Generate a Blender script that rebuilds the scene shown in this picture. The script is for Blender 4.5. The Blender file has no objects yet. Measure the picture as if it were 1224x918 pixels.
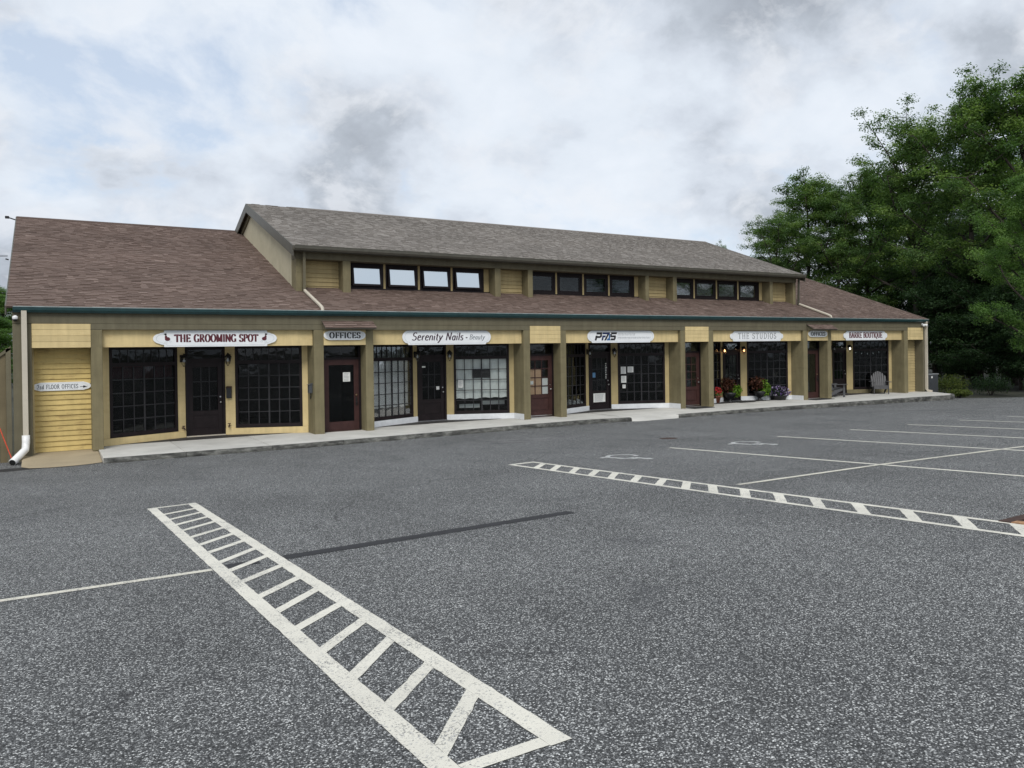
import bpy, math, random
import numpy as np
from mathutils import Vector, Matrix
random.seed(11)
rng = np.random.default_rng(11)
SC = bpy.context.scene
COL = SC.collection
PI = math.pi

# ------------------------------------------------------------------ camera
def cam_axes(yaw, pit, rol):
    f = Vector((math.sin(yaw)*math.cos(pit), math.cos(yaw)*math.cos(pit), math.sin(pit)))
    r = Vector((math.cos(yaw), -math.sin(yaw), 0)); u = r.cross(f)
    c, s = math.cos(rol), math.sin(rol)
    return c*r + s*u, -s*r + c*u, f
CAMPOS = Vector((0.6413, -21.4606, 2.3437))
cr, cu, cf = cam_axes(0.545105, -0.0048127, -0.0137342)
cd = bpy.data.cameras.new('camera'); cam = bpy.data.objects.new('camera', cd); COL.objects.link(cam)
m3 = Matrix((cr, cu, -cf)).transposed()
cam.matrix_world = Matrix.Translation(CAMPOS) @ m3.to_4x4()
cd.sensor_width = 36; cd.lens = 919/1224*36; cd.shift_y = -37.5/1224
cd.clip_start = 0.05; cd.clip_end = 3000
SC.camera = cam

# ------------------------------------------------------------------ sky and sun
SUN_EL, SUN_AZ = math.radians(46), math.radians(212)
W = bpy.data.worlds.new('World'); SC.world = W; W.use_nodes = True
nt = W.node_tree; nt.nodes.clear()
def N(t, typ, **kw):
    n = t.nodes.new(typ)
    for k, v in kw.items():
        if k.startswith('i_'):
            n.inputs[k[2:]].default_value = v
        else: setattr(n, k, v)
    return n
def math_n(t, op, a, b=None, clamp=False):
    n = t.nodes.new('ShaderNodeMath'); n.operation = op; n.use_clamp = clamp
    for i, v in enumerate((a, b)):
        if v is None: continue
        if isinstance(v, (int, float)): n.inputs[i].default_value = v
        else: t.links.new(v, n.inputs[i])
    return n.outputs[0]
def ramp(t, fac, stops, interp='LINEAR'):
    n = t.nodes.new('ShaderNodeValToRGB'); e = n.color_ramp.elements; n.color_ramp.interpolation = interp
    while len(e) < len(stops): e.new(0.5)
    for el, (p, c) in zip(e, stops):
        el.position = p; el.color = (c, c, c, 1) if isinstance(c, (int, float)) else (*c, 1)
    t.links.new(fac, n.inputs[0]); return n.outputs[0]
def mixc(t, fac, a, b, mode='MIX'):
    n = t.nodes.new('ShaderNodeMix'); n.data_type = 'RGBA'; n.blend_type = mode
    for k, v in ((0, fac), (6, a), (7, b)):
        if isinstance(v, (int, float)): n.inputs[k].default_value = v
        elif isinstance(v, tuple): n.inputs[k].default_value = (*v, 1)
        else: t.links.new(v, n.inputs[k])
    return n.outputs[2]
def noise(t, vec, scale, detail=4, rough=.55, dim='3D', dist=0.0):
    n = t.nodes.new('ShaderNodeTexNoise'); n.noise_dimensions = dim
    n.inputs['Scale'].default_value = scale; n.inputs['Detail'].default_value = detail
    n.inputs['Roughness'].default_value = rough; n.inputs['Distortion'].default_value = dist
    if vec is not None: t.links.new(vec, n.inputs['Vector'])
    return n.outputs[0]
def mapping(t, vec, loc=(0,0,0), rot=(0,0,0), sc=(1,1,1)):
    n = t.nodes.new('ShaderNodeMapping'); n.inputs[1].default_value = loc; n.inputs[2].default_value = rot; n.inputs[3].default_value = sc
    t.links.new(vec, n.inputs[0]); return n.outputs[0]

sky = N(nt, 'ShaderNodeTexSky', sky_type='NISHITA', sun_disc=False, sun_elevation=SUN_EL, sun_rotation=SUN_AZ)
tc = N(nt, 'ShaderNodeTexCoord')
sep = N(nt, 'ShaderNodeSeparateXYZ'); nt.links.new(tc.outputs['Generated'], sep.inputs[0])
den = math_n(nt, 'ADD', math_n(nt, 'MAXIMUM', sep.outputs[2], 0.0), 0.55)
cxy = N(nt, 'ShaderNodeCombineXYZ')
nt.links.new(math_n(nt, 'DIVIDE', sep.outputs[0], den), cxy.inputs[0])
nt.links.new(math_n(nt, 'DIVIDE', sep.outputs[1], den), cxy.inputs[1])
SKYOFF = (-10.5, 1.8, -5.2)
cv = mapping(nt, cxy.outputs[0], loc=SKYOFF)
n_cover = noise(nt, cv, 3.6, 12, .58, dist=.2)
n_big = noise(nt, mapping(nt, cv, loc=(7.3, 2.2, 0)), 2.3, 12, .56, dist=.15)
n_fine = noise(nt, mapping(nt, cv, loc=(1.3, 9.2, 0)), 7.5, 12, .60, dist=.3)
puff = math_n(nt, 'ADD', n_big, math_n(nt, 'MULTIPLY', math_n(nt, 'SUBTRACT', n_fine, .5), .22))
thick = ramp(nt, puff, [(.37, (5.85, 6.25, 6.8)), (.46, (5.4, 5.85, 6.45)), (.53, (4.6, 5.0, 5.6)), (.59, (3.5, 3.85, 4.35)), (.69, (2.5, 2.75, 3.15))])
white = mixc(nt, ramp(nt, n_fine, [(.50, 0.0), (.62, .6)]), thick, (6.1, 6.35, 6.75))
cov2 = math_n(nt, 'ADD', n_cover, math_n(nt, 'MULTIPLY', math_n(nt, 'SUBTRACT', n_fine, .5), .15))
cover = math_n(nt, 'MAXIMUM', ramp(nt, puff, [(.47, 0.0), (.53, 1.0)]), ramp(nt, cov2, [(.34, .15), (.41, .7), (.47, 1.0)]))
skyb = mixc(nt, .7, sky.outputs[0], (4.5, 5.2, 6.2))
colr = mixc(nt, cover, skyb, white)
bg = N(nt, 'ShaderNodeBackground'); bg.inputs[1].default_value = 0.1
nt.links.new(colr, bg.inputs[0])
wo = N(nt, 'ShaderNodeOutputWorld'); nt.links.new(bg.outputs[0], wo.inputs[0])

sd = bpy.data.lights.new('sun', 'SUN'); sun = bpy.data.objects.new('sun', sd); COL.objects.link(sun)
sd.energy = 1.5; sd.angle = math.radians(24); sd.color = (1, .965, .91)
sdir = Vector((math.sin(SUN_AZ)*math.cos(SUN_EL), math.cos(SUN_AZ)*math.cos(SUN_EL), math.sin(SUN_EL)))
sun.rotation_euler = (-sdir).to_track_quat('-Z', 'Y').to_euler(); sun.location = (0, -20, 40)
vs = SC.view_settings; vs.view_transform = 'Standard'; vs.look = 'None'; vs.exposure = 0.52; vs.gamma = 1

# ------------------------------------------------------------------ materials
MATS = {}
def newmat(name):
    m = bpy.data.materials.new(name); m.use_nodes = True; t = m.node_tree
    b = t.nodes['Principled BSDF']; MATS[name] = m
    return m, t, b
def setc(t, b, col): t.links.new(col, b.inputs['Base Color'])
def bump(t, b, h, strength=.3, dist=.01):
    n = N(t, 'ShaderNodeBump'); n.inputs['Strength'].default_value = strength; n.inputs['Distance'].default_value = dist
    t.links.new(h, n.inputs['Height']); t.links.new(n.outputs[0], b.inputs['Normal'])
def pos(t):
    return N(t, 'ShaderNodeNewGeometry').outputs['Position']
def plain(name, col, rough=.6, metal=0.0, var=.15, scale=6.0, spec=.5):
    m, t, b = newmat(name)
    n = noise(t, pos(t), scale, 5)
    lo = tuple(c*(1-var) for c in col); hi = tuple(min(1, c*(1+var)) for c in col)
    setc(t, b, ramp(t, n, [(.3, lo), (.7, hi)]))
    b.inputs['Roughness'].default_value = rough; b.inputs['Metallic'].default_value = metal
    b.inputs['Specular IOR Level'].default_value = spec
    return m
def paint(name, col, streak=.2, wear=0.0, wearcol=(.12, .08, .05), groove=False, rough=.75):
    m, t, b = newmat(name); p = pos(t)
    s1 = noise(t, mapping(t, p, sc=(7, 7, .7)), 1.0, 5, .6)
    s2 = noise(t, p, 2.3, 5)
    oi = N(t, 'ShaderNodeObjectInfo')
    f = math_n(t, 'ADD', math_n(t, 'MULTIPLY', s1, .5), math_n(t, 'MULTIPLY', s2, .5))
    lo = tuple(c*(1-streak) for c in col); hi = tuple(min(1, c*(1+streak*.7)) for c in col)
    c = ramp(t, f, [(.32, lo), (.66, hi)])
    rv = ramp(t, oi.outputs['Random'], [(0, .92), (1, 1.06)])
    c = mixc(t, 1.0, c, rv, 'MULTIPLY')
    if wear > 0:
        w = noise(t, mapping(t, p, sc=(1.2, 1.2, 5)), 2.0, 9, .68)
        c = mixc(t, ramp(t, w, [(.60-.1*wear, 0.0), (.70, wear)]), c, wearcol)
    setc(t, b, c); b.inputs['Roughness'].default_value = rough; b.inputs['Specular IOR Level'].default_value = .3
    h = noise(t, mapping(t, p, sc=(30, 30, 2)), 1.0, 4)
    if groove:
        sp = N(t, 'ShaderNodeSeparateXYZ'); t.links.new(p, sp.inputs[0])
        q = math_n(t, 'FRACT', math_n(t, 'MULTIPLY', math_n(t, 'ADD', sp.outputs[0], sp.outputs[1]), 8.0))
        g = ramp(t, q, [(0, 0.0), (.06, 0.0), (.10, 1.0)])
        h = math_n(t, 'ADD', math_n(t, 'MULTIPLY', h, .3), g)
    bump(t, b, h, .35, .006)
    return m
paint('olive', (.142, .127, .083), .24, .4, (.17, .15, .10))
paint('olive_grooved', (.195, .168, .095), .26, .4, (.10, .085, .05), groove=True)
paint('tan_wall', (.46, .42, .30), .14, .15, (.2, .18, .12), groove=True)
paint('yellow', (.65, .515, .265), .18, .4, (.46, .32, .14))
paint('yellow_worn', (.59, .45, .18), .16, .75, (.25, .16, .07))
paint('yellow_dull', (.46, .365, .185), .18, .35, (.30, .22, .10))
paint('brown_fence', (.16, .13, .075), .2, .3, (.09, .07, .04))
plain('white_paint', (.72, .74, .76), .55, var=.08)
plain('trim_dark', (.014, .0095, .0105), .5, var=.25, spec=.22)
plain('maroon', (.052, .024, .022), .45, var=.2, spec=.25)
plain('muntin', (.028, .028, .031), .5, spec=.25)
plain('teal_gutter', (.012, .045, .048), .35, var=.2)
plain('gutter_lip', (.30, .36, .36), .5)  # pale lip colour carries the sky highlight along the gutter top
plain('brown_gutter', (.085, .08, .062), .5)
plain('beige_metal', (.55, .50, .41), .5, var=.08, scale=2)
plain('pvc_white', (.8, .8, .79), .4, var=.04)
plain('steel', (.5, .5, .5), .3, 1.0)
plain('brass', (.5, .38, .2), .35, 1.0)
plain('black_metal', (.012, .012, .013), .45)
plain('black', (.008, .008, .008), .7)
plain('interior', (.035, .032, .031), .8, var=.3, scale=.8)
plain('curtain', (.84, .86, .85), .9, var=.05, scale=14)
plain('curtain_grey', (.72, .76, .73), .9, var=.08, scale=5)
plain('valance', (.10, .03, .035), .9)
plain('paper', (.72, .73, .70), .8, var=.05)
plain('cardboard', (.50, .33, .20), .85, var=.1)
plain('blue_print', (.10, .24, .42), .6)
plain('sign_white', (.82, .84, .85), .5, var=.05, scale=2.5)
plain('sign_grey', (.60, .63, .66), .5)
plain('red_ink', (.095, .012, .022), .6)
plain('black_ink', (.014, .013, .016), .6)
plain('plum_ink', (.05, .022, .04), .6)
plain('grey_ink', (.20, .22, .24), .6)
plain('slate_ink', (.05, .065, .08), .6)
plain('navy_ink', (.008, .02, .09), .6)
plain('blue_ink', (.02, .12, .32), .6)
plain('chair_grey', (.075, .075, .08), .6, var=.12)
plain('ac_grey', (.065, .07, .078), .5)
plain('ac_light', (.22, .23, .24), .5)
plain('pot_black', (.012, .013, .015), .5)
plain('terracotta', (.33, .12, .07), .8)
plain('mat_black', (.018, .018, .018), .95)
plain('orange', (.75, .09, .04), .5)
plain('rust', (.36, .20, .10), .85, var=.5, scale=18)
plain('rust_dark', (.05, .025, .018), .85, var=.4, scale=18)
plain('tar', (.017, .0175, .020), .75, var=.25, scale=9)
plain('bark', (.045, .037, .030), .9, var=.45, scale=5)
plain('wire', (.01, .01, .01), .6)
plain('blind', (.62, .65, .66), .6)
plain('soffit', (.16, .145, .10), .8)

def emat(name, col, s):
    m, t, b = newmat(name); b.inputs['Base Color'].default_value = (*col, 1)
    b.inputs['Emission Color'].default_value = (*col, 1); b.inputs['Emission Strength'].default_value = s
emat('bulb_warm', (1, .50, .2), 3.0); emat('bulb_white', (1, .95, .85), 3.0); emat('led', (.9, .95, 1), .25)

def glassmat(name, rf, tint=(1, 1, 1)):
    m, t, b = newmat(name); t.nodes.remove(b)
    tr = N(t, 'ShaderNodeBsdfTransparent'); tr.inputs[0].default_value = (*tint, 1)
    gl = N(t, 'ShaderNodeBsdfGlossy'); gl.inputs['Roughness'].default_value = .03
    fr = N(t, 'ShaderNodeFresnel'); fr.inputs[0].default_value = 1.5
    nb = noise(t, pos(t), 3.0, 2)
    bn = N(t, 'ShaderNodeBump'); bn.inputs['Strength'].default_value = .04; bn.inputs['Distance'].default_value = .05
    t.links.new(nb, bn.inputs['Height']); t.links.new(bn.outputs[0], gl.inputs['Normal'])
    mx = N(t, 'ShaderNodeMixShader')
    t.links.new(math_n(t, 'MULTIPLY', fr.outputs[0], rf, True), mx.inputs[0])
    t.links.new(tr.outputs[0], mx.inputs[1]); t.links.new(gl.outputs[0], mx.inputs[2])
    t.links.new(mx.outputs[0], t.nodes['Material Output'].inputs[0])
glassmat('glass', .62, (.66, .70, .71))
glassmat('glass_clear', .6, (.97, .98, .98))
m, t, b = newmat('coated_glass')
b.inputs['Base Color'].default_value = (.60, .65, .68, 1); b.inputs['Metallic'].default_value = 1; b.inputs['Roughness'].default_value = .08

# asphalt
def asphalt_color(t, p):
    v = N(t, 'ShaderNodeTexVoronoi'); v.inputs['Scale'].default_value = 128; t.links.new(p, v.inputs['Vector'])
    v2 = N(t, 'ShaderNodeTexVoronoi'); v2.inputs['Scale'].default_value = 240; t.links.new(p, v2.inputs['Vector'])
    sp = N(t, 'ShaderNodeSeparateColor'); t.links.new(v.outputs['Color'], sp.inputs[0])
    sp2 = N(t, 'ShaderNodeSeparateColor'); t.links.new(v2.outputs['Color'], sp2.inputs[0])
    st = ramp(t, sp.outputs[0], [(0, (.016, .0165, .0175)), (.48, (.045, .046, .047)), (.72, (.125, .127, .129)), (.87, (.34, .342, .34)), (1, (.74, .74, .72))])
    st2 = ramp(t, sp2.outputs[0], [(0, (.024, .0245, .026)), (.6, (.085, .0865, .089)), (1, (.32, .32, .315))])
    c = mixc(t, .28, st, st2)
    edge = ramp(t, v.outputs['Distance'], [(.35, 1.0), (.75, .45)])
    c = mixc(t, 1.0, c, edge, 'MULTIPLY')
    big = noise(t, p, .33, 6, .6); mid = noise(t, mapping(t, p, sc=(1, .45, 1)), 1.5, 5, .65)
    tone = math_n(t, 'ADD', math_n(t, 'MULTIPLY', big, .6), math_n(t, 'MULTIPLY', mid, .4))
    c = mixc(t, 1.0, c, ramp(t, tone, [(.33, .74), (.5, 1.0), (.66, 1.16)]), 'MULTIPLY')
    st3 = noise(t, mapping(t, p, loc=(4, 2, 0)), .8, 7, .62)
    c = mixc(t, ramp(t, st3, [(.60, 0.0), (.74, .5)]), c, (.042, .043, .047))
    return c, v.outputs['Distance'], sp.outputs[0]
m, t, b = newmat('asphalt'); p = pos(t)
c, dd, cc = asphalt_color(t, p); c = mixc(t, 1.0, c, (1.46, 1.48, 1.475), 'MULTIPLY')
cr_v = N(t, 'ShaderNodeTexVoronoi', feature='DISTANCE_TO_EDGE'); cr_v.inputs['Scale'].default_value = .16
wv = noise(t, p, 1.1, 6, .6)
cm = N(t, 'ShaderNodeVectorMath', operation='MULTIPLY_ADD'); cmb = N(t, 'ShaderNodeCombineXYZ'); t.links.new(wv, cmb.inputs[0]); t.links.new(wv, cmb.inputs[1])
t.links.new(cmb.outputs[0], cm.inputs[0]); cm.inputs[1].default_value = (2.2, 2.2, 0); t.links.new(p, cm.inputs[2])
t.links.new(cm.outputs[0], cr_v.inputs['Vector'])
msk = ramp(t, noise(t, p, .21, 3), [(.46, 0.0), (.56, .75)])
crk = math_n(t, 'MULTIPLY', ramp(t, cr_v.outputs['Distance'], [(.0, 1.0), (.0016, .9), (.0028, 0.0)]), msk)
c = mixc(t, crk, c, (.03, .03, .032))
setc(t, b, c); b.inputs['Roughness'].default_value = .85; b.inputs['Specular IOR Level'].default_value = .32
bump(t, b, math_n(t, 'ADD', math_n(t, 'MULTIPLY', dd, -1.0), cc), .55, .006)
# road paint
def linepaint(name, col, wear):
    m, t, b = newmat(name); p = pos(t)
    a, dd, cc = asphalt_color(t, p)
    n1 = noise(t, p, 3.0, 6, .65); n2 = noise(t, p, 60, 3, .6)
    w = math_n(t, 'ADD', math_n(t, 'MULTIPLY', n1, .45), math_n(t, 'ADD', math_n(t, 'MULTIPLY', n2, .34), math_n(t, 'MULTIPLY', cc, .28)))
    f = ramp(t, w, [(wear-.05, 0.0), (wear+.06, 1.0)])
    pc = ramp(t, noise(t, p, 1.6, 5), [(.3, tuple(x*.86 for x in col)), (.7, col)])
    setc(t, b, mixc(t, f, pc, a)); b.inputs['Roughness'].default_value = .7
    bump(t, b, math_n(t, 'ADD', math_n(t, 'MULTIPLY', dd, -.7), cc), .4, .004)
linepaint('line_white', (.74, .715, .625), .652); linepaint('line_cream', (.70, .67, .57), .63)
linepaint('line_faded', (.60, .61, .60), .61)
# oil stain: a thin worn film of tar
m, t, b = newmat('stain'); p = pos(t); a, dd, cc = asphalt_color(t, p)
setc(t, b, mixc(t, ramp(t, noise(t, p, 2.4, 6, .6), [(.42, 0.0), (.62, .6)]), mixc(t, 1.0, a, (1.5, 1.5, 1.5), 'MULTIPLY'), (.05, .051, .054))); b.inputs['Roughness'].default_value = .8
# concrete
def concrete(name, col, stain):
    m, t, b = newmat(name); p = pos(t)
    n1 = noise(t, p, 1.1, 7, .62); n2 = noise(t, p, 40, 3); oi = N(t, 'ShaderNodeObjectInfo')
    f = math_n(t, 'ADD', math_n(t, 'MULTIPLY', n1, .7), math_n(t, 'MULTIPLY', n2, .3))
    c = ramp(t, f, [(.3, tuple(x*(1-stain) for x in col)), (.62, col)])
    c = mixc(t, 1.0, c, ramp(t, oi.outputs['Random'], [(0, .92), (1, 1.05)]), 'MULTIPLY')
    setc(t, b, c); b.inputs['Roughness'].default_value = .85; bump(t, b, n2, .25, .004)
concrete('concrete', (.62, .61, .57), .32); concrete('concrete_tan', (.40, .33, .22), .3)
m, t, b = newmat('curb_stone'); p = pos(t)
w = noise(t, mapping(t, p, sc=(1, 1, 2.2)), 3.0, 9, .72)
setc(t, b, ramp(t, w, [(.38, (.028, .028, .026)), (.50, (.085, .085, .077)), (.62, (.17, .17, .155)), (.75, (.33, .32, .29))]))
b.inputs['Roughness'].default_value = .9; bump(t, b, w, .9, .03)
# shingles
def shingle(name, stops, gran):
    m, t, b = newmat(name); p = pos(t)
    at = N(t, 'ShaderNodeAttribute'); at.attribute_name = 'shade'
    c = ramp(t, at.outputs['Fac'], stops)
    g = noise(t, p, 55, 3, .7); l = noise(t, p, .5, 4)
    c = mixc(t, 1.0, c, ramp(t, g, [(.3, 1-gran), (.7, 1+gran)]), 'MULTIPLY')
    c = mixc(t, 1.0, c, ramp(t, l, [(.35, .9), (.65, 1.08)]), 'MULTIPLY')
    setc(t, b, c); b.inputs['Roughness'].default_value = .9; b.inputs['Specular IOR Level'].default_value = .25
    bump(t, b, g, .3, .004)
shingle('shingle_brown', [(0, (.095, .066, .054)), (.35, (.142, .101, .084)), (.7, (.182, .133, .112)), (1, (.245, .187, .16))], .35)
shingle('shingle_grey', [(0, (.185, .167, .15)), (.4, (.222, .203, .184)), (.75, (.252, .232, .212)), (1, (.29, .27, .248))], .35)
# vegetation
def leafmat(name, stops, trans=.35, rough=.55):
    m, t, b = newmat(name)
    at = N(t, 'ShaderNodeAttribute'); at.attribute_name = 'shade'
    c = ramp(t, at.outputs['Fac'], stops)
    setc(t, b, c); b.inputs['Roughness'].default_value = rough; b.inputs['Specular IOR Level'].default_value = .25
    tl = N(t, 'ShaderNodeBsdfTranslucent'); t.links.new(mixc(t, 1.0, c, (1.2, 1.35, .7), 'MULTIPLY'), tl.inputs[0])
    mx = N(t, 'ShaderNodeMixShader'); mx.inputs[0].default_value = trans
    t.links.new(b.outputs[0], mx.inputs[1]); t.links.new(tl.outputs[0], mx.inputs[2])
    t.links.new(mx.outputs[0], t.nodes['Material Output'].inputs[0])
leafmat('leaf', [(0, (.042, .088, .034)), (.5, (.112, .19, .060)), (1, (.26, .355, .10))], .45)
leafmat('leaf_light', [(0, (.06, .125, .032)), (.5, (.105, .195, .05)), (1, (.18, .28, .07))], .42)
leafmat('leaf_dark', [(0, (.018, .040, .020)), (.5, (.034, .068, .028)), (1, (.062, .11, .042))], .35)  # low albedo puts the wood's inner and understory shade into the leaf colour
leafmat('leaf_shrub', [(0, (.05, .08, .018)), (.5, (.095, .13, .03)), (1, (.16, .19, .045))])
leafmat('leaf_lime', [(0, (.06, .13, .015)), (.5, (.12, .23, .02)), (1, (.22, .36, .04))])
leafmat('leaf_coleus', [(0, (.03, .015, .012)), (.5, (.07, .03, .02)), (1, (.13, .05, .03))])
leafmat('petal_red', [(0, (.22, .008, .012)), (.5, (.45, .015, .02)), (1, (.62, .06, .08))], .2)
leafmat('petal_purple', [(0, (.05, .02, .12)), (.5, (.16, .11, .26)), (1, (.55, .50, .62))], .2)
leafmat('grass', [(0, (.03, .05, .02)), (1, (.08, .11, .04))])
plain('forest_floor', (.035, .036, .022), .95, var=.5, scale=2)

# ------------------------------------------------------------------ mesh helpers
class MB:
    def __init__(s): s.v = []; s.f = []; s.sh = []
    def quad(s, a, b, c, d, shade=.5):
        i = len(s.v); s.v += [a, b, c, d]; s.f.append((i, i+1, i+2, i+3)); s.sh.append(shade)
    def poly(s, pts, shade=.5):
        i = len(s.v); s.v += list(pts); s.f.append(tuple(range(i, i+len(pts)))); s.sh.append(shade)
    def box(s, x0, x1, y0, y1, z0, z1):
        i = len(s.v)
        s.v += [(x0,y0,z0),(x1,y0,z0),(x1,y1,z0),(x0,y1,z0),(x0,y0,z1),(x1,y0,z1),(x1,y1,z1),(x0,y1,z1)]
        for q in ((0,3,2,1),(4,5,6,7),(0,1,5,4),(1,2,6,5),(2,3,7,6),(3,0,4,7)):
            s.f.append(tuple(i+k for k in q)); s.sh.append(.5)
        return s
    def prism(s, pts, axis, d0, d1):
        """pts 2D outline (counter-clockwise seen from -axis side), extruded along axis"""
        n = len(pts); i = len(s.v)
        def P(p, d):
            return {'x': (d, p[0], p[1]), 'y': (p[0], d, p[1]), 'z': (p[0], p[1], d)}[axis]
        s.v += [P(p, d0) for p in pts] + [P(p, d1) for p in pts]
        s.f.append(tuple(range(i, i+n))); s.f.append(tuple(range(i+2*n-1, i+n-1, -1)))
        for k in range(n):
            k2 = (k+1) % n; s.f.append((i+k, i+n+k, i+n+k2, i+k2))
        s.sh += [.5]*(n+2); return s
    def tube(s, pts, rad, n=8, cap=True):
        pts = [Vector(p) for p in pts]; rad = rad if isinstance(rad, (list, tuple)) else [rad]*len(pts)
        i0 = len(s.v); up = None
        for k, p in enumerate(pts):
            d = (pts[min(k+1, len(pts)-1)] - pts[max(k-1, 0)]).normalized()
            if up is None:
                a = Vector((0,0,1)) if abs(d.z) < .9 else Vector((1,0,0)); up = d.cross(a).normalized()
            up = (up - d*up.dot(d)).normalized(); w = d.cross(up)
            for j in range(n):
                a = 2*PI*(j+.5)/n; s.v.append(tuple(p + (up*math.cos(a) + w*math.sin(a))*rad[k]))
        for k in range(len(pts)-1):
            for j in range(n):
                a = i0+k*n+j; b_ = i0+k*n+(j+1) % n
                s.f.append((a, b_, b_+n, a+n)); s.sh.append(.5)
        if cap:
            s.f.append(tuple(i0+n-1-j for j in range(n))); s.f.append(tuple(i0+(len(pts)-1)*n+j for j in range(n))); s.sh += [.5, .5]
        return s
    def lathe(s, prof, c=(0,0,0), n=16):
        i0 = len(s.v)
        for r, z in prof:
            for j in range(n):
                a = 2*PI*j/n; s.v.append((c[0]+r*math.cos(a), c[1]+r*math.sin(a), c[2]+z))
        for k in range(len(prof)-1):
            for j in range(n):
                a = i0+k*n+j; b_ = i0+k*n+(j+1) % n
                s.f.append((a, b_, b_+n, a+n)); s.sh.append(.5)
        s.f.append(tuple(i0+n-1-j for j in range(n))); s.f.append(tuple(i0+(len(prof)-1)*n+j for j in range(n))); s.sh += [.5, .5]
        return s
    def mesh(s, name, mat, off=(0,0,0), shade=False, smooth=False):
        me = bpy.data.meshes.new(name)
        if any(off): s.v = [(a-off[0], b_-off[1], c-off[2]) for a, b_, c in s.v]
        me.from_pydata(s.v, [], s.f); me.materials.append(MATS[mat])
        if shade:
            at = me.attributes.new('shade', 'FLOAT', 'FACE'); at.data.foreach_set('value', s.sh)
        if smooth: me.polygons.foreach_set('use_smooth', [True]*len(me.polygons))
        me.update(); return me
def link(name, me, parent=None, loc=(0,0,0), rz=0.0, bevel=0.0, kind=None, rot=None):
    o = bpy.data.objects.new(name, me); COL.objects.link(o)
    if parent is not None: o.parent = parent
    o.location = loc
    o.rotation_euler = rot if rot else (0, 0, rz)
    if bevel:
        bm = o.modifiers.new('bevel', 'BEVEL'); bm.width = bevel; bm.segments = 2; bm.limit_method = 'ANGLE'
    if kind: o['kind'] = kind
    return o
def tag(o, label, cat, group=None):
    o['label'] = label; o['category'] = cat
    if group: o['group'] = group
    return o
def empty(name, loc=(0,0,0), rz=0.0, label=None, cat=None, group=None):
    o = bpy.data.objects.new(name, None); COL.objects.link(o); o.location = loc; o.rotation_euler = (0,0,rz)
    o.empty_display_size = .2
    if label: tag(o, label, cat, group)
    return o
def part(name, mb, mat, parent, **kw):
    sm = kw.pop('smooth', False); sh = kw.pop('shade', False)
    return link(name, mb.mesh(name, mat, smooth=sm, shade=sh), parent, **kw)
def B(*a): return MB().box(*a)
def copy_tree(o, parent=None):
    c = o.copy(); COL.objects.link(c); c.parent = parent
    for ch in o.children: copy_tree(ch, c)
    return c
def lerp(a, b, t): return a+(b-a)*t

# ------------------------------------------------------------------ ground
def lz(x, y): return -.12 - .042*(min(max(y, -45), -1.0)+1.7) - .008*(min(max(x, 22), 60)-22)
gx = [-900, -60, 0, 22, 60, 900]; gy = [-900, -45, -1.0, 30, 900]
g = MB()
for i in range(5):
    for j in range(4):
        P = lambda x, y: (x, y, lz(x, y)-.07)
        g.quad(P(gx[i], gy[j]), P(gx[i+1], gy[j]), P(gx[i+1], gy[j+1]), P(gx[i], gy[j+1]))
o = part('ground', g, 'forest_floor', None); o['kind'] = 'structure'
g = MB(); L = lambda x, y, h=0.0: (x, y, lz(x, y)+h)
right = [(-45, 45.0), (-30, 44.0), (-20, 42.6), (-12, 41.2), (-7, 40.2), (-4, 39.0), (-2.6, 37.6), (-1.0, 36.9), (.4, 36.6)]
for (ya, xa), (yb, xb) in zip(right[:-1], right[1:]):
    for x0, x1 in ((-45, 0), (0, 22)): g.quad(L(x0, ya), L(x1, ya), L(x1, yb), L(x0, yb))
    g.quad(L(22, ya), L(xa, ya), L(xb, yb), L(22, yb))
lot = part('parking_lot', g, 'asphalt', None); lot['kind'] = 'structure'
lot['label'] = 'grey speckled asphalt parking lot with painted stalls'

def strip(mb, a, b, w, h=.004):
    a = Vector(a); b = Vector(b); d = (b-a).normalized(); n = Vector((-d.y, d.x))*w/2
    k = max(1, int((b-a).length/2.5)); pts = [a.lerp(b, i/k) for i in range(k+1)]
    for p, q in zip(pts[:-1], pts[1:]):
        mb.quad(L(*(p-n), h), L(*(q-n), h), L(*(q+n), h), L(*(p+n), h))
def line(a, b, w=.10, mat='line_white', name='painted_line', h=.004):
    mb = MB(); strip(mb, a, b, w, h); return part(name, mb, mat, lot)
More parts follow.
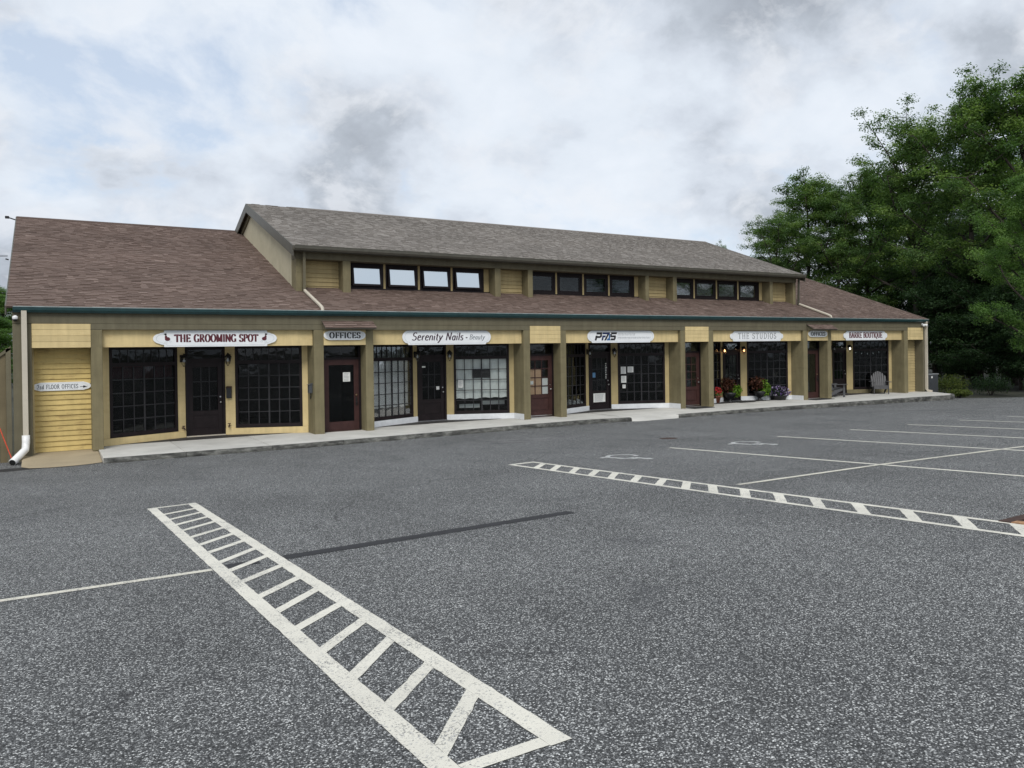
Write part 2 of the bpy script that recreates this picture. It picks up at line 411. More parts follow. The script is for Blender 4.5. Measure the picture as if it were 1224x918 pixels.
# hatched islands
def isect(p, d, q, e):
    k = (e.x*(q.y-p.y)-e.y*(q.x-p.x))/(e.x*d.y-e.y*d.x); return p+d*k
def rough_strip(name, la, lb, ra, rb, mat, step=.07, j=.0018):
    """strip between the edge la-lb and the edge ra-rb, edges a little uneven"""
    n = max(2, int((lb-la).length/step)); mb = MB(); A = []; C = []
    for i in range(n+1):
        t_ = i/n; jj = j if 0 < i < n else 0
        A.append(la.lerp(lb, t_)+Vector((random.gauss(0, jj), random.gauss(0, jj)))); C.append(ra.lerp(rb, t_)+Vector((random.gauss(0, jj), random.gauss(0, jj))))
    for i in range(n): mb.quad(L(*A[i], .004), L(*C[i], .004), L(*C[i+1], .004), L(*A[i+1], .004))
    return part(name, mb, mat, lot)
def hatch(bl, br, cap0, cap1, rungs, w, rw, mat):
    """bl, br: centre lines of the two borders; cap0, cap1: the end lines"""
    V = Vector; E_ = []
    for (p, q) in (bl, br):
        p, q = V(p), V(q); d = (q-p).normalized(); n = V((-d.y, d.x))*w/2; e = []
        for sg in (-1, 1):
            e.append((isect(p+n*sg, d, V(cap0[0]), V(cap0[1])-V(cap0[0])), isect(p+n*sg, d, V(cap1[0]), V(cap1[1])-V(cap1[0]))))
        E_.append(e); rough_strip('island_border_line', e[0][0], e[0][1], e[1][0], e[1][1], mat)
    il = min(E_[0], key=lambda e: -e[0].x); ir = min(E_[1], key=lambda e: e[0].x)   # inner edges
    for i, (a, b) in enumerate(rungs):
        a, b = V(a), V(b); d = (b-a).normalized(); n = V((-d.y, d.x))*rw/2
        q = [isect(a+n*sg, d, e[0], e[1]-e[0]) for sg in (-1, 1) for e in (il, ir)]
        rough_strip('hatch_bar', q[0], q[1], q[2], q[3], mat)
Lr = [((2.13,-18.37),(2.52,-17.93)),((2.10,-17.83),(2.51,-17.43)),((2.10,-17.32),(2.48,-16.90)),((2.08,-16.82),(2.49,-16.41)),((2.06,-16.31),(2.46,-15.96)),((2.05,-15.83),(2.44,-15.45)),((2.04,-15.35),(2.42,-14.99)),((2.03,-14.79),(2.41,-14.46)),((2.01,-14.33),(2.39,-13.98)),((2.0,-13.93),(2.38,-13.55)),((2.0,-13.4),(2.37,-13.07)),((1.98,-12.95),(2.36,-12.59)),((1.97,-12.45),(2.35,-12.12)),((1.96,-11.95),(2.34,-11.62)),((1.96,-11.49),(2.33,-11.19)),((1.94,-11.04),(2.33,-10.75)),((1.93,-10.57),(2.32,-10.35))]
hatch(((1.855,-9.87),(2.05,-18.75)), ((2.375,-9.80),(2.575,-18.66)), ((1.80,-9.87),(2.43,-9.79)), ((1.99,-18.66),(2.63,-18.65)), Lr+[((1.92,-9.90),(2.33,-9.845)),((2.10,-18.605),(2.53,-18.60))], .115, .085, 'line_white')
Rr = [((8.08,-9.99),(8.46,-9.62)),((8.04,-10.54),(8.46,-10.11)),((8.04,-11.09),(8.5,-10.62)),((8.04,-11.61),(8.49,-11.18)),((8.05,-12.1),(8.54,-11.63)),((8.07,-12.62),(8.57,-12.17)),((8.07,-13.16),(8.57,-12.73)),((8.10,-13.68),(8.6,-13.2)),((8.12,-14.19),(8.63,-13.67)),((8.14,-14.72),(8.67,-14.21)),((8.15,-15.27),(8.69,-14.75)),((8.18,-15.78),(8.71,-15.29)),((8.2,-16.33),(8.73,-15.85)),((8.22,-16.89),(8.75,-16.44)),((8.24,-17.43),(8.77,-17.01)),((8.26,-17.95),(8.8,-17.55))]
hatch(((7.97,-9.24),(8.34,-19.0)), ((8.49,-9.17),(8.86,-19.0)), ((7.92,-9.24),(8.53,-9.17)), ((8.3,-19.0),(8.9,-18.95)), Rr+[((8.03,-9.28),(8.45,-9.23))], .085, .12, 'line_white')
line((11.96,-9.21),(12.3,-18.6)); line((15.35,-9.21),(15.45,-18.5)); line((17.87,-9.36),(17.6,-18.4))
line((20.0,-9.55),(19.6,-18.4)); line((22.08,-9.75),(21.7,-18.3)); line((24.15,-10.0),(23.9,-18.2)); line((26.3,-10.2),(26.1,-18.2)); line((28.5,-10.3),(28.4,-18.2))
line((8.92,-13.88),(12.1,-13.94),.09,'line_cream',h=.0075); line((12.1,-13.94),(22,-14.6),.09,'line_cream',h=.0075); line((22,-14.6),(30,-15.1),.09,'line_cream',h=.0075)
line((1.885,-14.19),(-9,-13.9),.085,'line_cream')
line((2.02,-14.15),(2.30,-14.14),.16,'tar','crack_seal',.003); line((2.44,-14.13),(5.95,-14.02),.18,'tar','crack_seal',.003)
# wheelchair symbols, read from the building side
def wheelchair(cx, cy):
    mb = MB(); S = .50
    def P(u, v): return (cx - u*S, cy - v*S)
    def ln(pts, w):
        for a, b in zip(pts[:-1], pts[1:]): strip(mb, P(*a), P(*b), w, .004)
    ln([(-.10, .95), (-.06, .35), (.42, .35), (.62, -.55), (.95, -.48)], .10)
    ln([(-.08, .62), (.36, .62)], .08)
    ln([(-.02+.56*math.cos(a), -.38+.56*math.sin(a)) for a in np.linspace(math.radians(140), math.radians(385), 22)][::-1], .095)
    h0 = P(-.10, 1.06); mb.poly([L(h0[0]+.085*math.cos(a), h0[1]+.085*math.sin(a), .006) for a in np.linspace(0, 2*PI, 14)[:-1]])
    part('wheelchair_symbol', mb, 'line_faded', lot)
wheelchair(10.22, -9.92); wheelchair(13.72, -9.90)
# tar seams, oil patch
def ribbon(name, pts, ws, mat, h=.003):
    mb = MB(); P = [Vector(p) for p in pts]; n = len(P); e = []
    for i, p in enumerate(P):
        d = (P[min(i+1, n-1)]-P[max(i-1, 0)]).normalized(); k = Vector((-d.y, d.x))*ws[i]/2; e.append((p-k, p+k))
    for (a, b), (c, d) in zip(e[:-1], e[1:]): mb.quad(L(*a, h), L(*c, h), L(*d, h), L(*b, h))
    return part(name, mb, mat, lot)
ribbon('tar_seam', [(18.2,-3.0),(20.2,-3.5),(23.0,-4.1),(26.0,-5.2),(29.5,-6.6),(33.5,-8.2),(38,-10)], [.10,.16,.25,.5,.8,.9,1.0], 'stain')
mb = MB(); mb.poly([L(11.3+1.35*math.cos(a)*(1+.15*math.sin(5*a)), -4.9+.55*math.sin(a)*(1+.2*math.cos(3*a))-.1*math.cos(a), .003) for a in np.linspace(0, 2*PI, 40)[:-1]]); part('oil_stain', mb, 'stain', lot)
mb = MB(); mb.poly([L(13.5+.22*math.cos(a), -7.5+.22*math.sin(a), .004) for a in np.linspace(0, 2*PI, 20)[:-1]]); part('valve_cover', mb, 'rust_dark', lot)
mb = MB(); mb.poly([L(.1+.55*math.cos(a), -1.65+.35*math.sin(a)*(1+.2*math.cos(3*a)), .003) for a in np.linspace(0, 2*PI, 30)[:-1]]); part('drain_stain', mb, 'tar', lot)

# rusty drain
dr = empty('storm_drain', L(9.36, -17.80, 0), 0, 'rusty orange storm drain cover set beside the hatched island', 'drain')
mb = MB()
def DL(x, y, h): return (x, y, lz(9.36+x, -17.80+y)-lz(9.36, -17.80)+h)
def slab(mb, x0, x1, y0, y1, h0, h1):
    i = len(mb.v); mb.v += [DL(x0,y0,h0),DL(x1,y0,h0),DL(x1,y1,h0),DL(x0,y1,h0),DL(x0,y0,h1),DL(x1,y0,h1),DL(x1,y1,h1),DL(x0,y1,h1)]
    for q in ((0,3,2,1),(4,5,6,7),(0,1,5,4),(1,2,6,5),(2,3,7,6),(3,0,4,7)): mb.f.append(tuple(i+k for k in q)); mb.sh.append(.5)
slab(mb, -.55, .55, -.42, -.30, -.05, .014); slab(mb, -.55, -.43, -.30, .30, -.05, .014)
part('frame', mb, 'rust', dr); mb = MB(); slab(mb, -.55, .55, .30, .42, -.05, .014); slab(mb, .43, .55, -.30, .30, -.05, .014); part('frame', mb, 'rust_dark', dr)
for k in range(9):
    mb = MB(); x = -.40+.1*k; slab(mb, x-.025, x+.025, -.30, .30, -.045, .010); part('grate_bar', mb, 'rust_dark', dr)

# ------------------------------------------------------------------ sidewalk
walk = link('sidewalk', B(1.78, 36.9, -.9, 1.9, -.30, -.06).mesh('walk_base', 'curb_stone')); walk['kind'] = 'structure'
edge = [(1.72,-1.95),(4.0,-1.92),(6.4,-1.95),(8.2,-1.86),(9.7,-1.75),(11.5,-1.6),(13.2,-1.48),(15.7,-1.38),(17.3,-1.62),(19.3,-1.74),(20.1,-1.75),(23,-1.78),(27.2,-1.85),(30.2,-1.98),(33.3,-2.05),(35.3,-2.25),(36.4,-1.75),(37.2,-.2)]
def ey(x):
    for (a, b), (c, d) in zip(edge[:-1], edge[1:]):
        if a <= x <= c: return lerp(b, d, (x-a)/(c-a))
    return edge[-1][1]
cuts = [1.72, 3.45, 5.45, 7.3, 9.2, 11.0, 12.9, 14.9, 17.3]
cuts2 = [19.3, 21.2, 23.1, 25.0, 27.0, 29.0, 31.0, 33.0, 35.0, 37.25]
def slabpart(x0, x1):
    x0 += .006; x1 -= .006
    k = 5; xs = [lerp(x0, x1, i/k) for i in range(k+1)]
    fr = [(x, ey(x)+.14) for x in xs]; pts = fr + [(x1, 1.75), (x0, 1.75)]
    part('slab', MB().prism(pts, 'z', -.14, 0.0+random.uniform(-.004, .004)), 'concrete', walk, bevel=.008)
    # kerb
    j = [random.uniform(-.02, .02) for _ in xs]; mb = MB()
    R = []
    for i, x in enumerate(xs):
        y = ey(x); y2 = y+.135
        R.append([(x, y-.02+j[i]*.6, -.40), (x, y-.005+j[i]*.4, -.07+j[i]*.5), (x, y+.02+j[i], -.012-abs(j[i])), (x, y+.05, .001), (x, y2, .0025)])
    for a, b in zip(R[:-1], R[1:]):
        for q in range(4): mb.quad(a[q], b[q], b[q+1], a[q+1])
    mb.poly(R[0]+[(xs[0], ey(xs[0])+.135, -.4)]); mb.poly((R[-1]+[(xs[-1], ey(xs[-1])+.135, -.4)])[::-1])
    part('curb_stone', mb, 'curb_stone', walk)
for a, b in zip(cuts[:-1], cuts[1:]): slabpart(a, b)
for a, b in zip(cuts2[:-1], cuts2[1:]): slabpart(a, b)
mb = MB(); x0, x1 = 17.306, 19.294
mb.quad((x0, -.9, .002), (x1, -.9, .002), (x1, 1.75, .002), (x0, 1.75, .002))
mb.quad((x0+.25, -1.95, lz(18, -1.95)+.008), (x1-.2, -1.95, lz(18, -1.95)+.008), (x1, -.9, .002), (x0, -.9, .002))
mb.poly([(x0+.25, -1.95, lz(18, -1.95)+.008), (x0, -.9, .002), (x0, -1.62, .0), (x0, -1.64, -.13)]); mb.poly([(x1, -.9, .002), (x1-.2, -1.95, lz(18, -1.95)+.008), (x1, -1.74, -.13), (x1, -1.74, .0)])
part('curb_ramp', mb, 'concrete', walk)
ap = MB(); fr = [(.14, -1.25), (.3, -1.72), (.7, -1.95), (1.2, -1.93), (1.5, -1.8), (1.715, -1.6)]
top = [(x, y, lz(x, y)+.012) for x, y in fr]; bk = [(1.715, .44, -.015), (.14, .44, -.015)]
ap.poly(top+[(1.715, -.2, -.04)]+bk+[(.14, -.2, -.04)])
o = part('concrete_apron', ap, 'concrete_tan', None); o['kind'] = 'structure'

# ------------------------------------------------------------------ building
bld = empty('shop_building', (0,0,0), 0, 'long low shop building with brown shingle roof, olive posts and yellow panels', 'building')
P = [(1.59,1.84),(7.12,7.40),(8.65,8.89),(14.11,14.36),(15.58,15.82),(21.08,21.32),(22.54,22.80),(28.12,28.38),(29.71,29.95),(35.35,35.64)]
BAYS = [(1.84,7.12),(8.89,14.11),(15.82,21.08),(22.80,28.12),(29.95,35.35)]
DOORS = [(7.40,8.65),(14.36,15.58),(21.32,22.54),(28.38,29.71)]
NARROW = [(.36,1.59)] + DOORS + [(35.64,36.87)]
def bp(name, mb, mat, parent=None, **kw): return part(name, mb, mat, parent or bld, **kw)
for a, b in P: bp('post', B(a, b, 0, .72, -.02, 2.955), 'olive_grooved', bevel=.012)
bp('post', B(-.02, .36, 0, .5, -.16, 3.095), 'olive', bevel=.012); bp('post', B(36.87, 37.10, 0, .5, -.16, 3.095), 'olive', bevel=.012)
bp('header_beam', B(-.02, 37.10, -.004, .25, 3.10, 3.40), 'olive', bevel=.008)
segs = [(1.59,7.40),(8.65,14.36),(15.58,21.32),(22.54,28.38),(29.71,35.64)]
for a, b in segs: bp('header_trim', B(a, b, -.001, .13, 2.958, 3.098), 'olive', bevel=.006)
for k, (a, b) in enumerate(BAYS):
    bp('sign_panel', B(a, b, .13, .18, 2.52, 3.09), 'yellow', bevel=.005)
    bp('soffit', B(a, b, .182, 1.75, 2.535, 2.56), 'soffit')
# flush boards over the narrow bays
bh = .58/4
me = B(0, 1, -.014, .10, 0, bh-.004).mesh('panel_board', 'yellow')
for a, b in NARROW:
    for i in range(4):
        o = link('panel_board', me, bld, (a+.001, 0, 2.52+i*bh+.001), bevel=.004); o.scale = (b-a-.002, 1, 1)
for a, b in DOORS: bp('soffit', B(a, b, .101, .75, 2.535, 2.56), 'soffit')
# lap siding in the two end bays
def lap(w, h): return MB().prism([(0, 0), (0, h+.010), (-.004, h+.010), (-.034, 0)], 'x', 0, w)
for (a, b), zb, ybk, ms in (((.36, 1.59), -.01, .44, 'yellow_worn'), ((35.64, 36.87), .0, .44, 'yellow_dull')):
    h = 2.53/20; me = lap(b-a, h).mesh('siding_board', ms)
    for i in range(20): link('siding_board', me, bld, (a, ybk, zb+i*h), rot=(random.uniform(-.006, .006), random.uniform(-.002, .002), 0))
    bp('wall', B(a, b, ybk+.001, ybk+.06, -.2, 2.6), 'olive')
    bp('soffit', B(a, b, .101, ybk, 2.535, 2.56), 'soffit')
bp('corner_board', B(.36, .395, .36, .41, -.02, 2.53), 'yellow')
# ---- shop windows
LEN = math.hypot(2.11, .90); ANG = math.atan2(.90, 2.11)
def make_window(W_, H_, z0, cols, rows, tr_z, glass, panes):
    """local: x along wall, y depth (0 = wall face), z up"""
    fw = .075; fr = MB()
    fr.box(0, fw, -.012, .09, z0, z0+H_); fr.box(W_-fw, W_, -.012, .09, z0, z0+H_)
    fr.box(fw, W_-fw, -.012, .09, z0, z0+.10); fr.box(fw, W_-fw, -.012, .09, z0+H_-.05, z0+H_)
    fr.box(fw, W_-fw, -.010, .09, tr_z-.05, tr_z+.05)
    mu = MB(); gx0, gx1, gz0, gz1 = fw, W_-fw, z0+.10, tr_z-.05
    cw = (gx1-gx0)/cols; rh = (gz1-gz0)/rows
    for i in range(1, cols):
        w = .022 if i == cols//2 else .012
        mu.box(gx0+i*cw-w, gx0+i*cw+w, .012, .05, gz0, gz1)
    for j in range(1, rows): mu.box(gx0, gx1, .016, .046, gz0+j*rh-.011, gz0+j*rh+.011)
    tc_ = cols+2; tw = (gx1-gx0)/tc_
    for i in range(1, tc_): mu.box(gx0+i*tw-.009, gx0+i*tw+.009, .014, .048, tr_z+.05, z0+H_-.05)
    me_fr = fr.mesh('window_frame', 'trim_dark'); me_mu = mu.mesh('muntin', 'muntin')
    me_pane = B(-cw/2+.012, cw/2-.012, -.002, .002, -rh/2+.012, rh/2-.012).mesh('pane', glass)
    me_sheet = B(gx0, gx1, .028, .032, gz0, gz1).mesh('glass_sheet', glass)
    me_tr = B(gx0, gx1, .028, .032, tr_z+.05, z0+H_-.05).mesh('transom_glass', glass)
    me_clear = B(-cw/2+.012, cw/2-.012, -.002, .002, -rh/2+.012, rh/2-.012).mesh('pane', 'glass_clear')
    def put(parent, loc, rz, panes=panes, clear=False):
        w = link('window', me_fr, parent, loc, rz)
        link('muntin', me_mu, w); link('transom_pane', me_tr, w)
        if panes:
            for i in range(cols):
                for j in range(rows):
                    link('pane', me_clear if clear else me_pane, w, (gx0+(i+.5)*cw, .030, gz0+(j+.5)*rh), rot=(random.gauss(0, .006), 0, random.gauss(0, .008)))
        else: link('glass_sheet', me_sheet, w)
        return w
    return put
win = make_window(1.86, 2.31, .20, 6, 5, 2.07, 'glass', True)
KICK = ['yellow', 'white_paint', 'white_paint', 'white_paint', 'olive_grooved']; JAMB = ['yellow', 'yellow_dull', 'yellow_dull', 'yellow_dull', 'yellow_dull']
WINS = {}
def shop_door(k, x, y):
    """x = left of the opening, 1.03 wide"""
    W_ = 1.04; fr = MB()
    fr.box(0, .06, -.01, .10, .0, 2.50); fr.box(W_-.06, W_, -.01, .10, .0, 2.50); fr.box(.06, W_-.06, -.01, .10, 2.10, 2.19); fr.box(.06, W_-.06, -.01, .10, 2.44, 2.50)
    d = bp('door', fr, 'trim_dark', loc=(x, y, 0)); l = MB()
    l.box(.06, .19, .03, .08, .035, 2.10); l.box(W_-.19, W_-.06, .03, .08, .035, 2.10)
    l.box(.19, W_-.19, .03, .08, .035, .20); l.box(.19, W_-.19, .03, .08, .60, .72); l.box(.19, W_-.19, .03, .08, 1.95, 2.10)
    l.box(.19, W_-.19, .045, .065, .20, .60); l.box(.24, W_-.24, .034, .045, .25, .55)
    part('leaf', l, 'trim_dark', d, bevel=.004)
    part('transom_pane', B(.06, W_-.06, .05, .054, 2.19, 2.44), 'glass', d)
    mu = MB(); gw = (W_-.38)/3
    for i in (1, 2): mu.box(.19+i*gw-.011, .19+i*gw+.011, .036, .07, .72, 1.95)
    for j in (1, 2): mu.box(.19, W_-.19, .038, .068, .72+j*.41-.011, .72+j*.41+.011)
    part('muntin', mu, 'muntin', d)
    if k < 2:
        me = B(-gw/2+.008, gw/2-.008, 0, .004, -.197, .197).mesh('pane', 'glass')
        for i in range(3):
            for j in range(3): link('pane', me, d, (.19+(i+.5)*gw, .052, .72+(j+.5)*.41), rot=(random.gauss(0, .004), 0, random.gauss(0, .005)))
    else: part('glass_sheet', B(.19, W_-.19, .052, .056, .72, 1.95), 'glass', d)
    kn = MB().tube([(W_-.125, .03, .95), (W_-.125, -.005, .95)], .012, 8).lathe([(.001, -.03), (.022, -.02), (.03, 0), (.022, .02), (.001, .03)], (W_-.125, -.02, .95), 10)
    part('door_knob', kn, 'steel', d, smooth=True)
    part('deadbolt', MB().tube([(W_-.125, .03, 1.10), (W_-.125, .015, 1.10)], .022, 10), 'steel', d)
    part('threshold', B(.0, W_, -.06, .03, .002, .034), 'steel' if k else 'beige_metal', d)
    return d
for k, (a, b) in enumerate(BAYS):
    w = b-a; sw = (w-1.06)/2; ln = math.hypot(sw, .90); an = math.atan2(.90, sw)
    mid0, mid1 = a+sw, b-sw
    for side in (0, 1):
        org = (a, .65, 0) if side == 0 else (mid1, 1.55, 0); rz = an if side == 0 else -an
        o0 = .20 if side == 0 else ln-.20-1.86-.02
        o0 = .20 if side == 0 else ln-1.86-.16
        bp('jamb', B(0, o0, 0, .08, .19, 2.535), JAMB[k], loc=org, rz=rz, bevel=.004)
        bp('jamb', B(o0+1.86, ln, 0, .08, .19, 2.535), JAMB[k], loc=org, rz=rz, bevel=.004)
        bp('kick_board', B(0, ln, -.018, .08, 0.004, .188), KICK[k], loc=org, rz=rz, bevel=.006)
        c_, s_ = math.cos(rz), math.sin(rz)
        WINS[(k, side)] = win(bld, (org[0]+o0*c_, org[1]+o0*s_, 0), rz, panes=(k < 4), clear=(k == 1))
    shop_door(k, mid0+.01, 1.55)
    if k in (1, 2, 3):   # white skirting on the post return
        bp('skirting', B(b-.014, b-.001, .03, .66, .004, .19), 'white_paint'); bp('skirting', B(a+.001, a+.014, .06, .66, .004, .19), 'white_paint')
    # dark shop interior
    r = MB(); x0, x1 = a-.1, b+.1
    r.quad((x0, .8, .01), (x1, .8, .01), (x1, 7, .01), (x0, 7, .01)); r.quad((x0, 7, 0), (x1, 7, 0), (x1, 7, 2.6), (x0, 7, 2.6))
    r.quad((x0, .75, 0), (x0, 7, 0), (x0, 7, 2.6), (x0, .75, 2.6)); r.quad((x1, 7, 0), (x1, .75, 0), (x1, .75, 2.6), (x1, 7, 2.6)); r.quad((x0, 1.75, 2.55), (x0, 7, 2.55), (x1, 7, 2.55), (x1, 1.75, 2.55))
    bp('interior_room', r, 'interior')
# ---- narrow doors
def narrow_door(k, a, b):
    W_ = b-a; y = .43; fr = MB(); full = k in (0, 3); mat = 'maroon'
    jl = (.13, .07, .07, .07)[k]; jr = W_-(.06, .05, .05, .05)[k]
    fr.box(0, jl, 0, .12, -.01, 2.535); fr.box(jr, W_, 0, .12, -.01, 2.535); fr.box(jl, jr, 0, .12, 2.10, 2.16); fr.box(jl, jr, 0, .12, 2.48, 2.535)
    d = bp('door', fr, 'trim_dark', loc=(a, y, 0)); l = MB(); s = .15
    g0 = .28 if full else .78; g1 = 1.94
    l.box(jl, jl+s, .03, .08, .02, 2.10); l.box(jr-s, jr, .03, .08, .02, 2.10); l.box(jl+s, jr-s, .03, .08, .02, .24 if full else .20); l.box(jl+s, jr-s, .03, .08, g1, 2.10)
    if full: l.box(jl+s, jr-s, .03, .08, .24, g0)
    else:
        l.box(jl+s, jr-s, .03, .08, .66, g0); l.box(jl+s, jr-s, .05, .07, .20, .66); l.box(jl+s+.06, jr-s-.06, .036, .05, .26, .60)
    part('leaf', l, mat, d, bevel=.004)
    part('transom_pane', B(jl, jr, .05, .054, 2.16, 2.48), 'glass', d)
    if full: part('pane', B(jl+s, jr-s, .052, .056, g0, g1), 'glass', d)
    else:
        mu = MB(); cols, rows = 3, 4; cw = (jr-jl-2*s)/cols; rh = (g1-g0)/rows
        for i in range(1, cols): mu.box(jl+s+i*cw-.011, jl+s+i*cw+.011, .036, .07, g0, g1)
        for j in range(1, rows): mu.box(jl+s, jr-s, .038, .068, g0+j*rh-.011, g0+j*rh+.011)
        part('muntin', mu, 'maroon', d); me = B(-cw/2+.008, cw/2-.008, 0, .004, -rh/2+.008, rh/2-.008).mesh('pane', 'glass_clear' if k == 1 else 'glass')
        for i in range(cols):
            for j in range(rows): link('pane', me, d, (jl+s+(i+.5)*cw, .052, g0+(j+.5)*rh), rot=(random.gauss(0, .006), 0, random.gauss(0, .006)))
        if k == 1:
            cb = B(-cw/2+.005, cw/2-.005, 0, .004, -rh/2+.005, rh/2-.005)
            mc = cb.mesh('cardboard_sheet', 'cardboard'); mp = B(-cw/2+.03, cw/2-.01, 0, .004, -rh/2+.01, rh/2-.03).mesh('paper_sheet', 'paper')
            for i, j, q in ((0, 2, mc), (1, 2, mc), (0, 1, mc), (1, 1, mc), (2, 1, mp), (0, 0, mc), (1, 0, mc), (2, 0, mp)):
                link('pane_cover', q, d, (jl+s+(i+.5)*cw, .064, g0+(j+.5)*rh))
            link('pane_cover', B(-.07, .07, 0, .003, -.06, .06).mesh('paper_sheet', 'paper'), d, (jl+s+.5*cw, .059, g0+1.4*rh))
    if full:
        part('door_handle', B(jr-.105, jr-.065, .005, .03, .74, .98).box(jr-.11, jr-.06, -.03, .005, .80, .86), 'black_metal', d, bevel=.004); part('deadbolt', MB().tube([(jr-.085, .03, 1.05), (jr-.085, .01, 1.05)], .022, 10), 'brass', d)
    else:
        kn = MB().tube([(jr-.09, .03, .95), (jr-.09, -.005, .95)], .012, 8).lathe([(.001, -.03), (.022, -.02), (.03, 0), (.022, .02), (.001, .03)], (jr-.09, -.02, .95), 10)
        part('door_knob', kn, 'steel', d, smooth=True); part('deadbolt', MB().tube([(jr-.09, .03, 1.10), (jr-.09, .012, 1.10)], .024, 10), 'steel', d)
        part('kick_strip', B(jl+.02, jr-.02, .018, .03, .05, .075), 'steel', d)
    part('threshold', B(jl, jr, -.05, .03, .0, .02), 'steel' if k else 'rust_dark', d)
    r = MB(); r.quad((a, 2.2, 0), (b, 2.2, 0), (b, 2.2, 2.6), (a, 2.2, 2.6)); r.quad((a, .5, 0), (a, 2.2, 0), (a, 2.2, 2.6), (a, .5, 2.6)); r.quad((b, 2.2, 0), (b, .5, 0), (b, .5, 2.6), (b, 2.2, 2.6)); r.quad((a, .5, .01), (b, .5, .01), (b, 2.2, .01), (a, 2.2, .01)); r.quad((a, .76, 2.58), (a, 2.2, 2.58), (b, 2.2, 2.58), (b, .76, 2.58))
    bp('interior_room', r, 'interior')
    return d
ND = [narrow_door(k, a, b) for k, (a, b) in enumerate(DOORS)]
# ---- curtains and things behind glass
def behind(win_o, name, x0, x1, z0, z1, mat, y=.10, wav=0.0):
    mb = MB()
    if wav:
        n = int((x1-x0)/.035); ys = [y+wav*math.sin(i*1.35+.6*math.sin(i*.37)) for i in range(n+1)]
        for i in range(n): mb.quad((lerp(x0,x1,i/n), ys[i], z0+.012*math.sin(i*.6)), (lerp(x0,x1,(i+1)/n), ys[i+1], z0+.012*math.sin((i+1)*.6)), (lerp(x0,x1,(i+1)/n), ys[i+1], z1), (lerp(x0,x1,i/n), ys[i], z1))
    else: mb.box(x0, x1, y, y+.006, z0, z1)
    return part(name, mb, mat, win_o)
behind(WINS[(0, 0)], 'valance', .08, 1.78, 1.70, 2.02, 'valance', .12, .012)
behind(WINS[(1, 0)], 'curtain', .08, 1.78, .56, 2.02, 'curtain', .12, .022)
behind(WINS[(1, 1)], 'curtain', .08, .93, .70, 2.02, 'curtain_grey', .12, .006); behind(WINS[(1, 1)], 'curtain', .94, 1.78, .72, 2.02, 'curtain_grey', .125, .006)
behind(WINS[(1, 1)], 'black_board', .62, 1.22, 1.39, 1.69, 'black', .062)
for z, x0, x1 in ((.36, .2, .9), (.46, 1.0, 1.75)): behind(WINS[(1, 1)], 'shelf', x0, x1, z, z+.13, 'curtain_grey', .5)
behind(WINS[(3, 0)], 'door_edge_trim', 1.05, 1.10, .9, 2.0, 'blind', .2)
# string of small lights in the last shop
for i in range(5):
    x = .25+.3*i; part('string_light', MB().lathe([(.002, -.022), (.016, -.01), (.016, .01), (.002, .02)], (x, .14, 1.90-.07*math.sin(PI*i/4.0)+.05), 8), 'led', WINS[(4, 1)])
# ---- end walls, back wall
MS = .37
def roofz(y): return 3.5 + MS*(y+.1)
RY = 9.45; RZ = roofz(RY); BY = 18.9
def gable(x0, x1):
    pts = [(.26, -.25), (BY-.3, -.25), (BY-.3, roofz(.2)-.05), (RY, RZ-.16), (.26, 3.5)]
    return MB().prism(pts, 'x', x0, x1)
bp('end_wall', gable(.0, .12), 'tan_wall'); bp('end_wall', gable(36.98, 37.09), 'tan_wall'); bp('back_wall', B(.12, 36.98, BY-.45, BY-.3, -.25, 3.5), 'tan_wall')
# ---- roofs
def shingles(mb, x0, x1, y0, z0, m, ylen, seed, expo=.145):
    r = random.Random(seed); sl = math.sqrt(1+m*m); n = int(ylen*sl/expo); nx, nz = -m/sl, 1/sl
    for i in range(n+1):
        s0 = i*expo; s1 = min(s0+expo*1.05, ylen*sl)
        ya, za = y0+s0/sl, z0+s0*m/sl; yb, zb = y0+s1/sl, z0+s1*m/sl
        x = x0; raised = r.random() < .5
        while x < x1:
            w = r.uniform(.11, .34); xe = min(x+w, x1)
            h = .022 if raised else .010; h += r.uniform(-.002, .003)
            sh = min(1, max(0, r.gauss(.62 if raised else .40, .17)))
            A = (x, ya+nx*h, za+nz*h); Bq = (xe, ya+nx*h, za+nz*h); C = (xe, yb+nx*.003, zb+nz*.003); D = (x, yb+nx*.003, zb+nz*.003)
            mb.quad(A, Bq, C, D, sh); mb.quad((x, ya, za-.004), (xe, ya, za-.004), Bq, A, sh*.55)  # front edge toned darker, a shadow line put into the tab colour
            x = xe; raised = not raised if r.random() < .8 else raised
RX0, RX1 = -.14, 37.22
rf = bp('roof', MB().prism([(-.115, 3.46), (RY, RZ-.05), (BY, 3.42), (BY, 3.46), (RY, RZ-.005), (-.115, 3.495)], 'x', RX0, RX1), 'shingle_brown')
mb = MB(); shingles(mb, RX0, RX1, -.13, roofz(-.13), MS, RY+.13, 3); o = part('shingles', mb, 'shingle_brown', rf, shade=True); o['kind'] = 'stuff'
part('ridge_cap', MB().prism([(RY-.16, RZ-.038), (RY, RZ+.03), (RY+.16, RZ-.038), (RY+.16, RZ-.06), (RY, RZ), (RY-.16, RZ-.06)], 'x', RX0, RX1), 'shingle_brown', rf)
for x in (RX0-.02, RX1-.012):
    part('rake_board', MB().prism([(-.1, roofz(-.1)-.20), (RY, RZ-.20), (RY, RZ+.012), (-.1, roofz(-.1)+.012)], 'x', x, x+.03), 'brown_gutter', rf)
